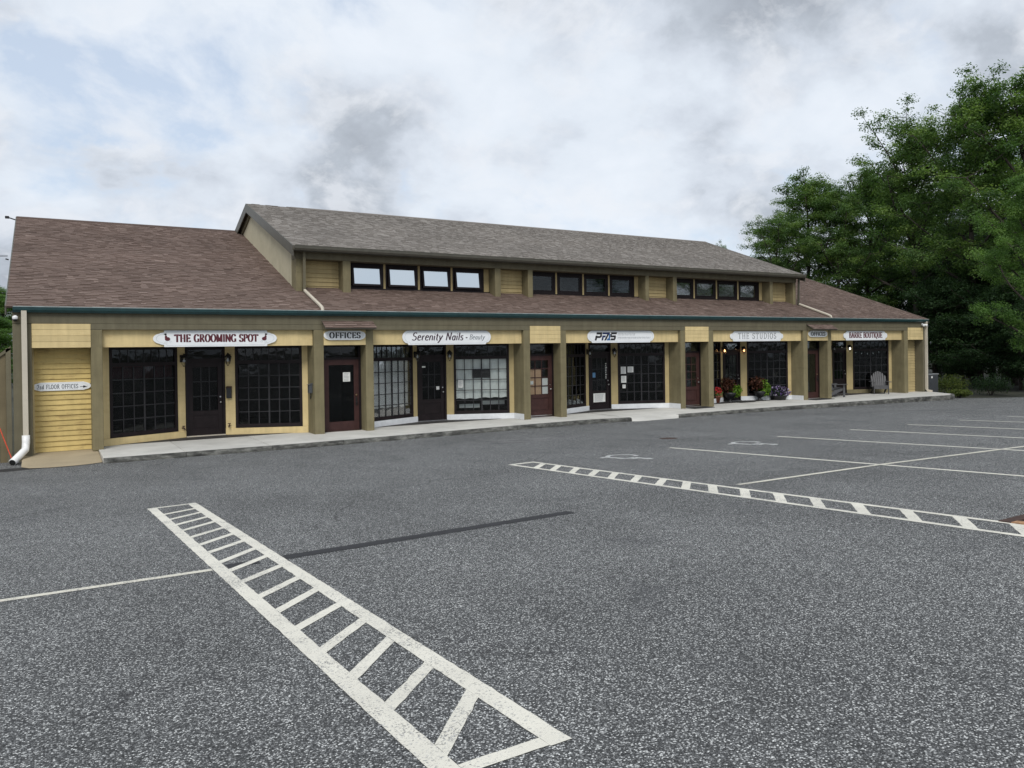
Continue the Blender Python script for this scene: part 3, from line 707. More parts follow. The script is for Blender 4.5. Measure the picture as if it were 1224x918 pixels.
# lower gutter
def gutter(x0, x1, y, z, mat, lip, par):
    pr = [(y, z), (y-.085, z), (y-.12, z+.06), (y-.125, z+.135), (y-.118, z+.135), (y-.11, z+.06), (y-.08, z+.008), (y, z+.008)]
    gt = part('gutter', MB().prism(pr, 'x', x0, x1), mat, par)
    part('gutter_lip', MB().prism([(y-.13, z+.128), (y-.112, z+.128), (y-.112, z+.148), (y-.13, z+.148)], 'x', x0, x1), lip, gt)
    part('end_cap', MB().prism([(y, z), (y, z+.13), (y-.125, z+.135), (y-.12, z+.06), (y-.085, z)], 'x', x0-.004, x0), mat, gt); part('end_cap', MB().prism([(y, z), (y, z+.13), (y-.125, z+.135), (y-.12, z+.06), (y-.085, z)], 'x', x1, x1+.004), mat, gt)
    return gt
gutter(.0, 37.16, -.006, 3.36, 'teal_gutter', 'gutter_lip', bld)
# ---- clerestory storey
CX0, CX1, CYF, CYB = 7.12, 29.80, 1.70, 2.15
UEY, UEZ, URY = 1.40, 5.50, 7.5; URZ = UEZ+MS*(URY-UEY)
CP = [(7.12,7.30),(8.58,8.83),(14.04,14.27),(15.40,15.60),(20.88,21.06),(22.34,22.54),(28.08,28.27),(29.62,29.80)]
for a, b in CP: bp('clerestory_post', B(a, b, CYF, CYB+.05, 4.0, 5.155), 'olive_grooved', bevel=.008)
bp('clerestory_beam', B(CX0, CX1, CYF-.003, CYB+.05, 5.158, 5.44), 'olive', bevel=.006)
upz = lambda y: UEZ+MS*(y-UEY)
for x0, x1 in ((7.135, 7.25), (29.67, 29.785)):
    pts = [(CYF+.02, 4.0), (9.4, 6.8), (9.4, upz(URY)-MS*1.9-.10), (URY, URZ-.10), (CYF+.02, upz(CYF)-.08)]
    bp('clerestory_side_wall', MB().prism(pts, 'x', x0, x1), 'tan_wall')
me_cache = {}
wide = [(8.83,14.04),(15.60,20.88),(22.54,28.08)]; nar = [(7.30,8.58),(14.27,15.40),(21.06,22.34),(28.27,29.62)]
for a, b in nar:
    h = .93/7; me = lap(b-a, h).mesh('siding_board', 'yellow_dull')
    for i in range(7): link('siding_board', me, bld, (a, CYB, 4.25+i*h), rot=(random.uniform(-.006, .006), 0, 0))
    bp('wall', B(a, b, CYB+.001, CYB+.05, 4.0, 5.157), 'olive')
for gi, (a, b) in enumerate(wide):
    n = 4; w = (b-a-.10-.22)/n; zt, zb_ = 5.13, 4.36
    bp('sill', B(a, b, CYB-.06, CYB+.03, 4.20, 4.355), 'trim_dark')
    bp('wall', B(b-.22, b, CYB, CYB+.04, 4.356, 5.157), 'yellow_dull'); bp('wall', B(a, a+.10, CYB, CYB+.04, 4.356, 5.157), 'trim_dark')
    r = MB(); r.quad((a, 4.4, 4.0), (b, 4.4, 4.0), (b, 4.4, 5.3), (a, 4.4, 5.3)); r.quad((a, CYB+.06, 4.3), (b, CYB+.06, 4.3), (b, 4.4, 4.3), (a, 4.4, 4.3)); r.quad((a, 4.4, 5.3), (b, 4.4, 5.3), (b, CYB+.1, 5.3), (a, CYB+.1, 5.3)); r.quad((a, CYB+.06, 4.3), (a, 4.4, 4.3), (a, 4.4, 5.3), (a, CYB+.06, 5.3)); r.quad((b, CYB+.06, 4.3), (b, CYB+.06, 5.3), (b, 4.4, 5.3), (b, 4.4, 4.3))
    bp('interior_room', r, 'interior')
    for i in range(n):
        x0 = a+.10+i*w; x1 = x0+w-.07
        if i < n-1: bp('mullion', B(x1, x0+w, CYB-.03, CYB+.04, 4.356, 5.157), 'yellow_dull')
        else: bp('mullion', B(x1, x0+w, CYB-.03, CYB+.04, 4.356, 5.157), 'trim_dark')
        W_ = x1-x0; fr = MB(); H_ = 5.157-4.356
        fr.box(0, .07, -.02, .05, 0, H_); fr.box(W_-.07, W_, -.02, .05, 0, H_); fr.box(.07, W_-.07, -.02, .05, 0, .06); fr.box(.07, W_-.07, -.02, .05, H_-.09, H_)
        wdw = bp('awning_window', fr, 'trim_dark', loc=(x0, CYB, 4.356))
        sw, sh_ = W_-.15, H_-.16
        s = MB(); bw = .065
        s.box(0, bw, -.02, .02, -sh_, 0); s.box(sw-bw, sw, -.02, .02, -sh_, 0); s.box(bw, sw-bw, -.02, .02, -bw, 0); s.box(bw, sw-bw, -.02, .02, -sh_, -sh_+bw)
        tilt = -.135 if gi == 0 else 0.0
        so = link('sash', s.mesh('sash', 'trim_dark'), wdw, (.075, -.025 if gi == 0 else .01, H_-.095), rot=(tilt, 0, 0))
        so2 = link('pane', B(bw, sw-bw, -.004, .004, -sh_+bw, -bw).mesh('pane', 'coated_glass' if gi == 0 else 'glass_clear' if gi == 2 else 'glass'), wdw, so.location, rot=(tilt, 0, 0))
        if gi == 2 or (gi == 1 and i >= 2):
            bl = MB(); zz = .15
            while zz < H_-.17:
                bl.quad((.14, .085, zz), (W_-.14, .085, zz+random.uniform(-.006, .006)), (W_-.14, .12, zz+.022), (.14, .12, zz+.022)); zz += .055
            part('blind', bl, 'blind', wdw)
# upper roof
UX0, UX1 = 6.97, 30.06
uf = bp('upper_roof', MB().prism([(UEY, UEZ-.06), (URY, URZ-.06), (9.75, URZ-MS*2.25-.06), (9.75, URZ-MS*2.25), (URY, URZ), (UEY, UEZ)], 'x', UX0, UX1), 'shingle_grey')
mb = MB(); shingles(mb, UX0, UX1, UEY-.02, UEZ-.005, MS, URY-UEY+.02, 8); o = part('shingles', mb, 'shingle_grey', uf, shade=True); o['kind'] = 'stuff'
part('ridge_cap', MB().prism([(URY-.16, URZ-.034), (URY, URZ+.035), (URY+.16, URZ-.034), (URY+.16, URZ-.06), (URY, URZ), (URY-.16, URZ-.06)], 'x', UX0+1.6, UX1), 'shingle_grey', uf)
for x, sg in ((UX0-.028, 1), (UX1-.002, -1)):
    part('rake_board', MB().prism([(UEY, UEZ-.30), (URY, URZ-.30), (URY, URZ+.014), (UEY, UEZ+.014)], 'x', x, x+.03), 'brown_gutter', uf)
    part('rake_board', MB().prism([(URY, URZ-.30), (9.75, URZ-MS*2.25-.30), (9.75, URZ-MS*2.25+.014), (URY, URZ+.014)], 'x', x, x+.03), 'brown_gutter', uf)
    xx = x+.03 if sg > 0 else x-.12
    part('rake_soffit', MB().prism([(UEY, UEZ-.10), (URY, URZ-.10), (URY, URZ-.075), (UEY, UEZ-.075)], 'x', xx, xx+.12), 'soffit', uf)
    x2 = 7.08 if sg > 0 else 29.80
    part('frieze_board', MB().prism([(CYF, upz(CYF)-.42), (URY, URZ-.42), (URY, URZ-.10), (CYF, upz(CYF)-.10)], 'x', x2, x2+.04), 'olive', uf)
    part('frieze_board', MB().prism([(URY, URZ-.42), (9.6, URZ-MS*2.1-.42), (9.6, URZ-MS*2.1-.10), (URY, URZ-.10)], 'x', x2, x2+.04), 'olive', uf)
bp('eave_soffit', B(7.13, 29.79, UEY+.02, CYF, 5.425, 5.44), 'soffit')
gutter(UX0+.02, UX1-.02, UEY+.03, 5.37, 'brown_gutter', 'brown_gutter', bld)
bp('fascia', B(UX0+.03, UX1-.03, UEY+.031, UEY+.055, 5.35, 5.49), 'brown_gutter')
# ---- downspouts
def downspout(name, pts, r, mat, n=4): return bp(name, MB().tube(pts, r, n), mat, smooth=False)
downspout('downspout', [(.215, -.075, 3.40), (.215, -.075, .42)], .078, 'beige_metal')
el = bp('drain_elbow', MB().tube([(.215, -.075, .47), (.215, -.08, .30), (.20, -.16, .14), (-.04, -.62, -.08)], .083, 10), 'pvc_white', smooth=True)
part('outlet', MB().tube([(-.035, -.612, -.078), (-.048, -.633, -.088)], .070, 10), 'black', el)
downspout('downspout', [(37.03, -.07, 3.40), (37.03, -.07, .12)], .07, 'beige_metal'); downspout('downspout', [(37.03, -.07, .15), (37.05, -.12, .06), (37.12, -.3, .03)], .07, 'beige_metal')
downspout('downspout', [(7.33, 1.56, 5.40), (7.33, 1.60, 4.16)], .055, 'olive', 4)
def roofpipe(x):
    pts = [(x, 1.56, 4.19), (x, 1.40, roofz(1.40)+.075), (x+.02, .12, roofz(.12)+.075), (x+.02, -.05, roofz(-.05)+.06), (x+.02, -.085, 3.46)]
    return bp('roof_downspout', MB().tube(pts, .05, 6), 'beige_metal')
roofpipe(7.34); downspout('downspout', [(29.84, 1.56, 5.40), (29.84, 1.60, 4.16)], .05, 'brown_gutter', 4); roofpipe(29.86)
# ---- small canopies over the office doors
def canopy(x0, x1):
    zf, zb = 2.985, 3.20; yf = -.36
    c = bp('door_canopy', MB().prism([(yf+.02, zf-.02), (-.006, zf-.02), (-.006, zb-.02), (yf+.02, zf+.02)], 'x', x0+.03, x1-.03), 'olive', bevel=.004)
    part('canopy_deck', MB().prism([(yf, zf), (yf, zf+.02), (-.008, zb+.03), (-.008, zb+.01)], 'x', x0, x1), 'brown_gutter', c)
    mb = MB(); shingles(mb, x0, x1, yf-.01, zf+.022, (zb-zf)/.36, .35, int(x0*7), .12)
    o = part('shingles', mb, 'shingle_brown', c, shade=True); o['kind'] = 'stuff'
canopy(7.34, 8.86); canopy(28.30, 29.92)

# ------------------------------------------------------------------ lettering
def arc(cx, cy, rx, ry, a0, a1, n=14):
    return [(cx+rx*math.cos(math.radians(lerp(a0, a1, i/n))), cy+ry*math.sin(math.radians(lerp(a0, a1, i/n)))) for i in range(n+1)]
def sf(x, y, w=.13): return [(x-w, y), (x+w, y)]
def stem(x, y0=0, y1=1): return [[(x, y0), (x, y1)], sf(x, y0+.02), sf(x, y1-.02)]
G = {
 'I': (.34, stem(.17)), 'T': (.78, [[(.39, 0), (.39, 1)], sf(.39, .02), [(.04, .97), (.74, .97)], [(.05, .98), (.05, .78)], [(.73, .98), (.73, .78)]]),
 'H': (.86, stem(.17)+stem(.69)+[[(.17, .5), (.69, .5)]]), 'E': (.70, stem(.17)+[[(.17, .02), (.62, .02)], [(.17, .5), (.5, .5)], [(.17, .98), (.6, .98)], [(.62, .0), (.62, .2)], [(.6, 1), (.6, .82)], [(.5, .4), (.5, .6)]]),
 'F': (.64, stem(.17)+[[(.17, .5), (.5, .5)], [(.17, .98), (.6, .98)], [(.6, 1), (.6, .82)], [(.5, .4), (.5, .6)]]),
 'L': (.64, stem(.17)+[[(.17, .02), (.6, .02)], [(.6, .0), (.6, .24)]]),
 'O': (.86, [arc(.43, .5, .34, .49, 0, 360, 26)]), 'Q': (.86, [arc(.43, .5, .34, .49, 0, 360, 26), [(.42, .1), (.62, -.12), (.85, -.16)]]),
 'C': (.76, [arc(.44, .5, .34, .49, 48, 312, 22), [(.67, .98), (.67, .72)]]), 'G': (.84, [arc(.44, .5, .34, .49, 48, 318, 22), [(.70, .02), (.70, .42)], sf(.70, .42), [(.67, .98), (.67, .74)]]),
 'S': (.64, [arc(.32, .74, .22, .245, 40, 270, 12)+arc(.32, .25, .24, .245, 90, -145, 12)[1:], [(.52, .98), (.52, .76)], [(.1, .02), (.1, .26)]]),
 'P': (.68, stem(.17)+[[(.17, .98)]+arc(.36, .73, .24, .25, 90, -90, 10)+[(.17, .48)]]), 'R': (.80, stem(.17)+[[(.17, .98)]+arc(.36, .74, .24, .24, 90, -90, 10)+[(.17, .5)], [(.38, .5), (.70, .02)], sf(.72, .02, .08)]),
 'B': (.72, stem(.17)+[[(.17, .98)]+arc(.36, .75, .21, .23, 90, -90, 10)+[(.17, .52)], [(.36, .52)]+arc(.38, .27, .25, .25, 90, -90, 10)+[(.17, .02)]]),
 'M': (1.0, stem(.16)+stem(.84)+[[(.16, .98), (.5, .05)], [(.5, .05), (.84, .98)]]), 'N': (.88, stem(.15)+stem(.73)+[[(.15, .98), (.73, .02)]]),
 'D': (.84, stem(.17)+[[(.17, .98)]+arc(.38, .5, .37, .48, 90, -90, 16)+[(.17, .02)]]), 'U': (.84, [[(.17, 1), (.17, .3)]+arc(.42, .3, .25, .29, 180, 360, 12)+[(.67, 1)], sf(.17, .98), sf(.67, .98)]),
 'A': (.84, [[(.10, .0), (.42, 1)], [(.42, 1), (.74, .0)], [(.22, .36), (.62, .36)], sf(.10, .02, .1), sf(.74, .02, .1)]),
 '2': (.58, [arc(.28, .74, .2, .24, 170, -30, 10)+[(.08, .03), (.52, .03)]]), 'n': (.62, [[(.14, 0), (.14, .62)], [(.14, .42)]+arc(.31, .42, .17, .2, 150, 0, 8)+[(.48, 0)], sf(.14, .02, .1), sf(.48, .02, .1)]),
 'd': (.62, [arc(.27, .3, .19, .29, 0, 360, 16), [(.47, 0), (.47, 1)], sf(.44, .98, .06)]), ' ': (.42, []),
}
# italic hand for the nail salon
I = {
 'S': (.60, [arc(.32, .76, .2, .23, 30, 260, 12)+arc(.28, .27, .23, .26, 85, -150, 12)[1:]]), 'N': (.74, [[(.1, 0), (.14, .98)], [(.14, .98), (.56, .03)], [(.56, .03), (.62, 1.02)]]), 'B': (.58, [[(.14, 0), (.14, .96)], [(.08, .96)]+arc(.30, .74, .2, .22, 90, -90, 8)+[(.14, .52)], [(.3, .52)]+arc(.3, .26, .24, .25, 90, -90, 8)+[(.1, .01)]]),
 'e': (.46, [[(.07, .34)]+[(.38, .38)]+arc(.24, .38, .15, .24, 0, 190, 10)+arc(.26, .26, .19, .25, 170, 320, 8)]), 'r': (.38, [[(.10, 0), (.12, .6)], [(.12, .38), (.24, .58), (.36, .58)]]), 'n': (.50, [[(.08, 0), (.1, .6)], [(.1, .36)]+arc(.25, .42, .15, .18, 150, 0, 8)+[(.41, .06), (.46, .0)]]),
 'i': (.22, [[(.1, .6), (.1, .05), (.17, 0)], [(.1, .78), (.1, .86)]]), 't': (.34, [[(.15, .86), (.14, .1), (.2, .0), (.3, .05)], [(.02, .6), (.3, .6)]]), 'y': (.48, [[(.06, .6), (.20, .04)], [(.43, .62), (.20, .02), (.05, -.28), (-.06, -.32)]]), 'a': (.48, [arc(.22, .29, .16, .29, 0, 360, 14), [(.39, .6), (.38, .06), (.46, 0)]]), 'l': (.22, [[(.1, 1.0), (.1, .05), (.17, 0)]]),
 's': (.40, [arc(.2, .45, .13, .15, 30, 260, 8)+arc(.19, .16, .14, .16, 85, -150, 8)[1:]]), 'u': (.50, [[(.08, .6), (.1, .15)]+arc(.24, .15, .14, .15, 180, 330, 6)+[(.40, .6)], [(.40, .6), (.40, .06), (.47, 0)]]), ' ': (.30, []), '*': (.3, [arc(.15, .34, .05, .05, 0, 360, 8)]),
}
def text(mb, s, x, z, h, w, font=G, T=.17, tt=.055, y=0.0, shear=0.0, track=.06):
    """draw s from x with total width w, baseline z, cap height h on the plane y (facing -Y)"""
    tot = sum(font[c][0]+track for c in s)-track; k = w/tot; x0 = x; lay = 0; out = []
    for c in s:
        mb = MB(); out.append(mb)
        adv, strokes = font[c]
        for st in strokes:
            pts = [Vector((x+(px*k)+shear*pz*h, z+pz*h)) for px, pz in st]
            e = []; n = len(pts); closed = (pts[0]-pts[-1]).length < 1e-6
            for i in range(n):
                a = pts[i-1] if i else (pts[-2] if closed else pts[0]); b = pts[i+1] if i < n-1 else (pts[1] if closed else pts[-1])
                d = (b-a); d = d.normalized() if d.length else Vector((1, 0))
                ww = (T*abs(d.y)**1.5*min(k*1.15, h) + tt*h*abs(d.x)); ww = max(ww, tt*h)
                nn = Vector((-d.y, d.x))*ww/2; e.append((pts[i]-nn, pts[i]+nn))
            yy = y-.0002*(lay % 7); lay += 1
            for (a, b), (c_, d_) in zip(e[:-1], e[1:]): mb.quad((a.x, yy, a.y), (c_.x, yy, c_.y), (d_.x, yy, d_.y), (b.x, yy, b.y))
        x += (adv+track)*k
    return [q for q in out if q.f]
def outline(w, h, kind):
    """sign silhouette, origin centre-bottom"""
    r = h*.36; hw = w/2
    if kind == 'notch':
        R = [(hw-.26, 0), (hw-.26, .05), (hw-.17, .07)]+arc(hw-.19, h*.5, .19, h*.31, -80, 80, 14)+[(hw-.17, h-.07), (hw-.26, h-.05), (hw-.26, h)]
    elif kind == 'round': R = [(hw-.20, 0), (hw-.16, .06)]+arc(hw-.22, h*.54, .22, h*.46, -62, 90, 16)
    elif kind == 'scoop': R = [(hw-.18, 0), (hw-.13, .10)]+arc(hw-.10, h*.5, .10, h*.26, -80, 80, 10)+[(hw-.13, h-.10), (hw-.24, h-.0)]
    else: R = [(hw-.16, 0)]+arc(hw-.13, h*.5, .13, h*.42, -80, 80, 14)+[(hw-.16, h)]
    Lf = [(-x, z) for x, z in R[::-1]]
    return R+Lf
def sign(name, cx, zb, w, h, y, kind, label, parts, grp=None):
    s = empty(name, (cx, y, zb), 0, label, 'sign', grp)
    o = outline(w, h, kind)
    part('board', MB().prism(o, 'y', -.018, .012), 'sign_white', s, bevel=.004)
    i1 = [(x*(1-.07/(w/2)) , h/2+(z-h/2)*.84) for x, z in o]; i2 = [(x*(1-.082/(w/2)), h/2+(z-h/2)*.80) for x, z in o]
    mb = MB()
    for k in range(len(o)):
        k2 = (k+1) % len(o); mb.quad((i1[k][0], -.0195, i1[k][1]), (i1[k2][0], -.0195, i1[k2][1]), (i2[k2][0], -.0195, i2[k2][1]), (i2[k][0], -.0195, i2[k][1]))
    part('border_line', mb, 'sign_grey', s)
    for nm, mbp, mat in parts:
        for q in (mbp if isinstance(mbp, list) else [mbp]): part('letter' if isinstance(mbp, list) else nm, q, mat, s)
    return s
def T_(s, x, z, h, w, **kw):
    return text(None, s, x, z, h, w, y=-.0205, **kw)
def blob(pts, y=-.021):
    mb = MB(); mb.poly([(x, y, z) for x, z in pts]); return mb
# grooming sign with two little poodles
def poodle(cx, f):
    bd = blob([(cx+f*x, z) for x, z in arc(.0, .205, .065, .05, 0, 360, 14)[:-1]][::f]); q = [(cx+f*x, z) for x, z in arc(-.035, .255, .03, .045, 0, 360, 10)[:-1]][::f]; bd.poly([(x, -.0212, z) for x, z in q])
    hd = blob([(cx+f*x, z) for x, z in arc(-.045, .325, .028, .028, 0, 360, 10)[:-1]][::f]); hd.poly([(x, -.0213, z) for x, z in [(cx+f*a, b) for a, b in ((-.10, .335), (-.06, .31), (-.06, .34))]][::f])
    lg = MB()
    for (a, b), (c, d) in (((-.03, .17), (-.075, .10)), ((-.01, .17), (-.02, .10)), ((.04, .17), (.07, .10)), ((.05, .18), (.11, .12))):
        n = .006; lg.quad((cx+f*a-n, -.0208, b), (cx+f*a+n, -.0208, b), (cx+f*c+n, -.0208, d), (cx+f*c-n, -.0208, d))
    return [('dog_emblem', bd, 'red_ink'), ('dog_emblem', hd, 'black_ink'), ('dog_emblem', lg, 'sign_grey')]
sign('shop_sign', 4.55, 2.515, 3.12, .43, .105, 'notch', 'white sign with dark red serif capitals between two dog emblems',
     [('lettering', T_('THE GROOMING SPOT', -1.05, .125, .20, 2.10, T=.27, tt=.07), 'red_ink')]+poodle(-1.22, 1)+poodle(1.22, -1))
sign('shop_sign', 11.385, 2.505, 3.07, .44, .105, 'round', 'white sign with slanted plum script above the shop with white curtains',
     [('lettering', T_('Serenity Nails', -1.24, .14, .235, 1.76, font=I, T=.16, tt=.085, shear=.22, track=.05), 'plum_ink'), ('lettering', T_('*', .60, .14, .22, .1, font=I), 'plum_ink'), ('lettering', T_('Beauty', .74, .16, .16, .56, font=I, T=.13, tt=.07, shear=.22, track=.05), 'grey_ink')])
def ital(pts, x, z, h, k=.28): return [(x+(a+k*b)*h, z+b*h) for a, b in pts]
def lbar(mb, pts, x, z, h, y=-.0208):
    q = ital(pts, x, z, h); mb.poly([(a, y, b) for a, b in q])
pf = MB(); nv = MB(); bl = MB(); lx, lzv, lh = -1.22, .085, .285
for q in (((0,0),(.28,0),(.28,.60),(0,.60)), ((.06,.74),(.86,.74),(.98,.87),(.90,1),(.06,1)), ((.66,.30),(.96,.42),(.98,.74),(.68,.74)), ((.28,.30),(.80,.30),(.80,.54),(.28,.54))): lbar(pf, q, lx, lzv, lh)
for q in (((1.04,0),(1.30,0),(1.30,.62),(1.04,.62)), ((1.30,.38),(1.56,.38),(1.56,.62),(1.30,.62)), ((1.02,.76),(2.14,.76),(2.14,1),(1.02,1))): lbar(nv, q, lx, lzv, lh)
lbar(pf, ((1.46,0),(1.76,0),(2.04,.76),(1.74,.76)), lx, lzv, lh, -.0211)
for q in (((1.84,0),(2.44,0),(2.32,.26),(1.96,.26)), ((2.08,.26),(2.32,.26),(2.20,.76),(2.04,.76))): lbar(bl, q, lx, lzv, lh)
for q in (((2.36,.76),(3.24,.76),(3.24,1),(2.30,1)), ((2.22,.60),(2.50,.60),(2.50,.78),(2.22,.78)), ((2.30,.38),(3.10,.38),(3.20,.50),(3.10,.62),(2.30,.62)), ((2.94,.20),(3.22,.20),(3.22,.44),(2.94,.44)), ((2.46,0),(3.14,0),(3.22,.24),(2.46,.24))): lbar(pf, q, lx, lzv, lh, -.0210)
sm = MB()
r_ = random.Random(5)
def smalltext(mb, x, z, h, w):
    while w > 0:
        a = h*r_.uniform(.45, .75)
        mb.quad((x, -.0206, z), (x+h*.14, -.0206, z), (x+h*.14, -.0206, z+h), (x, -.0206, z+h)); mb.quad((x+h*.16, -.0206, z+h*.8), (x+a*.8, -.0206, z+h*.8), (x+a*.8, -.0206, z+h), (x+h*.16, -.0206, z+h))
        x += a+h*.2; w -= a+h*.2
smalltext(sm, -.18, .25, .075, .78); smalltext(sm, -.18, .125, .075, 1.52)
sign('shop_sign', 18.325, 2.515, 3.05, .43, .105, 'round', 'white sign with a bold black and blue letter logo and small grey lines', [('logo', pf, 'black_ink'), ('logo', nv, 'navy_ink'), ('logo', bl, 'blue_ink'), ('small_print', sm, 'grey_ink')])
sign('shop_sign', 25.385, 2.52, 3.12, .41, .105, 'scoop', 'pale sign with thin widely spaced grey capitals above the potted flowers', [('lettering', T_('THE STUDIOS', -1.12, .10, .235, 2.24, T=.105, tt=.05, track=.22), 'slate_ink')])
sign('shop_sign', 32.55, 2.52, 3.22, .42, .105, 'scoop', 'white sign with condensed dark red capitals above the armchairs', [('lettering', T_('BARRE BOUTIQUE', -1.23, .105, .255, 2.44, T=.24, tt=.07, track=.05), 'red_ink')])
sign('office_sign', 8.01, 2.665, 1.24, .27, -.045, 'plain', 'small white OFFICES sign under the canopy beside the dog-sign shop', [('lettering', T_('OFFICES', -.46, .055, .165, .92, T=.26, tt=.07, track=.12), 'black_ink')])
sign('office_sign', 29.00, 2.675, 1.24, .27, -.045, 'plain', 'small white OFFICES sign under the canopy beside the armchair shop', [('lettering', T_('OFFICES', -.46, .055, .165, .92, T=.26, tt=.07, track=.12), 'black_ink')])
ar = MB(); ar.poly([(.38, -.021, .088), (.38, -.021, .076), (.45, -.021, .076), (.45, -.021, .050), (.535, -.021, .082), (.45, -.021, .114), (.45, -.021, .088)])
sign('direction_sign', .975, 1.475, 1.24, .205, .405, 'plain', 'narrow white sign reading 2nd FLOOR OFFICES with an arrow', [('lettering', T_('2nd FLOOR OFFICES', -.52, .047, .105, .86, T=.16, tt=.07, track=.16), 'slate_ink'), ('arrow', ar, 'black_ink')])

# ------------------------------------------------------------------ wall lanterns
def lantern(loc, rz, label, lit, grp):
    o = empty('wall_lantern', loc, rz, label, 'lantern', grp)
    part('back_plate', B(-.05, .05, -.02, 0, -.10, .10), 'black_metal', o, bevel=.006)
    part('arm', MB().tube([(0, -.02, -.02), (0, -.09, .06), (0, -.13, .12)], .010, 6), 'black_metal', o)
    part('cap', MB().lathe([(.105, .0), (.10, .02), (.03, .09), (.012, .12), (.002, .13)], (0, -.13, .02), 8), 'black_metal', o)
    part('cage', MB().lathe([(.045, -.18), (.05, -.16), (.085, .0), (.09, .02)], (0, -.13, 0), 6), 'glass_clear', o)
    part('bulb', MB().lathe([(.002, -.05), (.03, -.03), (.036, .0), (.02, .03), (.012, .06)], (0, -.13, -.06), 10), ('bulb_warm' if lit == 1 else 'bulb_white' if lit == 2 else 'sign_grey'), o, smooth=True)
    for q in range(6):
        a = 2*PI*q/6; part('cage_rib', MB().tube([(.052*math.cos(a), -.13+.052*math.sin(a), -.17), (.092*math.cos(a), -.13+.092*math.sin(a), .02)], .006, 4), 'black_metal', o)
    part('finial', MB().lathe([(.05, -.19), (.02, -.21), (.002, -.23)], (0, -.13, 0), 8), 'black_metal', o)
    return o
shops = ['dog-sign', 'curtained', 'blue-logo', 'amber-lit', 'armchair']
for k, (a, b) in enumerate(BAYS):
    w = b-a; sw = (w-1.06)/2; an = math.atan2(.90, sw)
    f0 = (sw-.10)/sw; xl, yl = a+sw*f0, .65+.9*f0; xr = b-sw*f0
    for side in (0, 1):
        lit = 1 if k == 3 else (2 if (k == 4 and side == 1) else 0)
        st = 'lit amber' if lit == 1 else 'lit white' if lit == 2 else 'dark unlit'
        n_ = Vector((math.sin(an), -math.cos(an), 0)) if side == 0 else Vector((-math.sin(an), -math.cos(an), 0))
        px = (xl if side == 0 else xr)
        lantern((px+n_.x*.001, yl+n_.y*.001, 2.20), an if side == 0 else -an, '%s wall lantern on the jamb %s the %s shop door' % (st, ('hinge-side of', 'knob-side of')[side], shops[k]), lit, 'lanterns beside the shop doors')
# ------------------------------------------------------------------ notices, boxes, mats
def onwin(k, side, x, z, w, h, y=-.0): # world point on a shop window plane
    wn = WINS[(k, side)]; c_, s_ = math.cos(wn.rotation_euler.z), math.sin(wn.rotation_euler.z)
    return (wn.location.x+x*c_-y*s_, wn.location.y+x*s_+y*c_, z), wn.rotation_euler.z
def notice(loc, rz, w, h, label, mat='paper', ink=True, cat='notice', dark='grey_ink'):
    o = empty('paper_notice', loc, rz, label, cat)
    part('sheet', B(-w/2, w/2, -.003, .0, 0, h), mat, o)
    if ink:
        mb = MB(); z = h*.88
        while z > h*.12:
            mb.quad((-w*.38, -.0036, z-.012), (w*random.uniform(.1, .38), -.0036, z-.012), (w*.3, -.0036, z), (-w*.38, -.0036, z)); z -= .04
        part('print', mb, dark, o)
    return o
for (x, z, w, h, lab) in ((.22, 1.34, .20, .27, 'white letter-size notice, upper of three stacked on the blue-logo shop window'), (.50, 1.39, .23, .22, 'wide white notice beside the upper one on the blue-logo shop window'), (.23, 1.00, .20, .26, 'white notice with a dark emblem, middle of three on the blue-logo shop window'), (.24, .79, .12, .14, 'small white card lowest on the blue-logo shop window')):
    l_, rz = onwin(2, 1, x, z, w, h, .008); notice(l_, rz, w, h, lab)
l_, rz = onwin(1, 1, .22, 1.07, .2, .27, .008); notice(l_, rz, .17, .26, 'pale printed notice in the curtained shop window beside its door')
def ondoor(k, x, z): a, b = BAYS[k]; return (a+(b-a-1.06)/2+.01+x, 1.55+.029, z)
notice(ondoor(2, .50, .30), 0, .56, .33, 'large white notice on the lower panel of the blue-logo shop door')
notice(ondoor(2, .26, 1.23), 0, .13, .18, 'blue sticker on the glass of the blue-logo shop door', 'blue_print', False, 'sticker')
notice(ondoor(1, .24, 1.77), 0, .12, .05, 'tiny pale blue sticker high on the curtained shop door', 'paper', False, 'sticker')
o = notice(ondoor(1, .74, 1.03), 0, .11, .11, 'small round white tag above the curtained shop door knob', 'paper', False, 'sticker')
notice((8.215, .43+.029, 1.45), 0, .22, .27, 'white notice taped to the glass of the office door by the dog-sign shop')
notice((28.55, .43+.029, 1.55), 0, .12, .12, 'small white card on the office door by the armchair shop', ink=False)
lt = MB()
for z in np.linspace(1.18, 1.72, 9): lt.quad((0, 0, z), (.02+.03*(int(z*100) % 3), 0, z), (.05, 0, z+.035), (.0, 0, z+.035))
o = link('vertical_lettering', lt.mesh('lettering', 'paper'), None, ondoor(2, .80, 0)); tag(o, 'column of white letters down the glass of the blue-logo shop door', 'lettering')
cb = empty('call_box', (7.118, .26, 1.10), 0, 'grey wall call box with dangling cable on the olive post return', 'call box')
part('case', B(-.10, 0, -.08, .08, .06, .30), 'ac_grey', cb, bevel=.012); part('hood', MB().prism([(-.13, .30), (0, .30), (0, .35)], 'y', -.09, .09), 'ac_grey', cb); part('cable', MB().tube([(-.05, -.02, .07), (-.06, -.04, -.05), (-.04, 0, -.10), (-.02, .03, -.03)], .010, 6), 'black', cb)
a, b = BAYS[0]; sw = (b-a-1.06)/2; an = math.atan2(.9, sw)
mx = empty('mailbox', (b-sw+.10, 1.55-.9*.10/sw, 1.05), -an, 'dark vertical mailbox on the jamb right of the dog-sign shop door', 'mailbox')
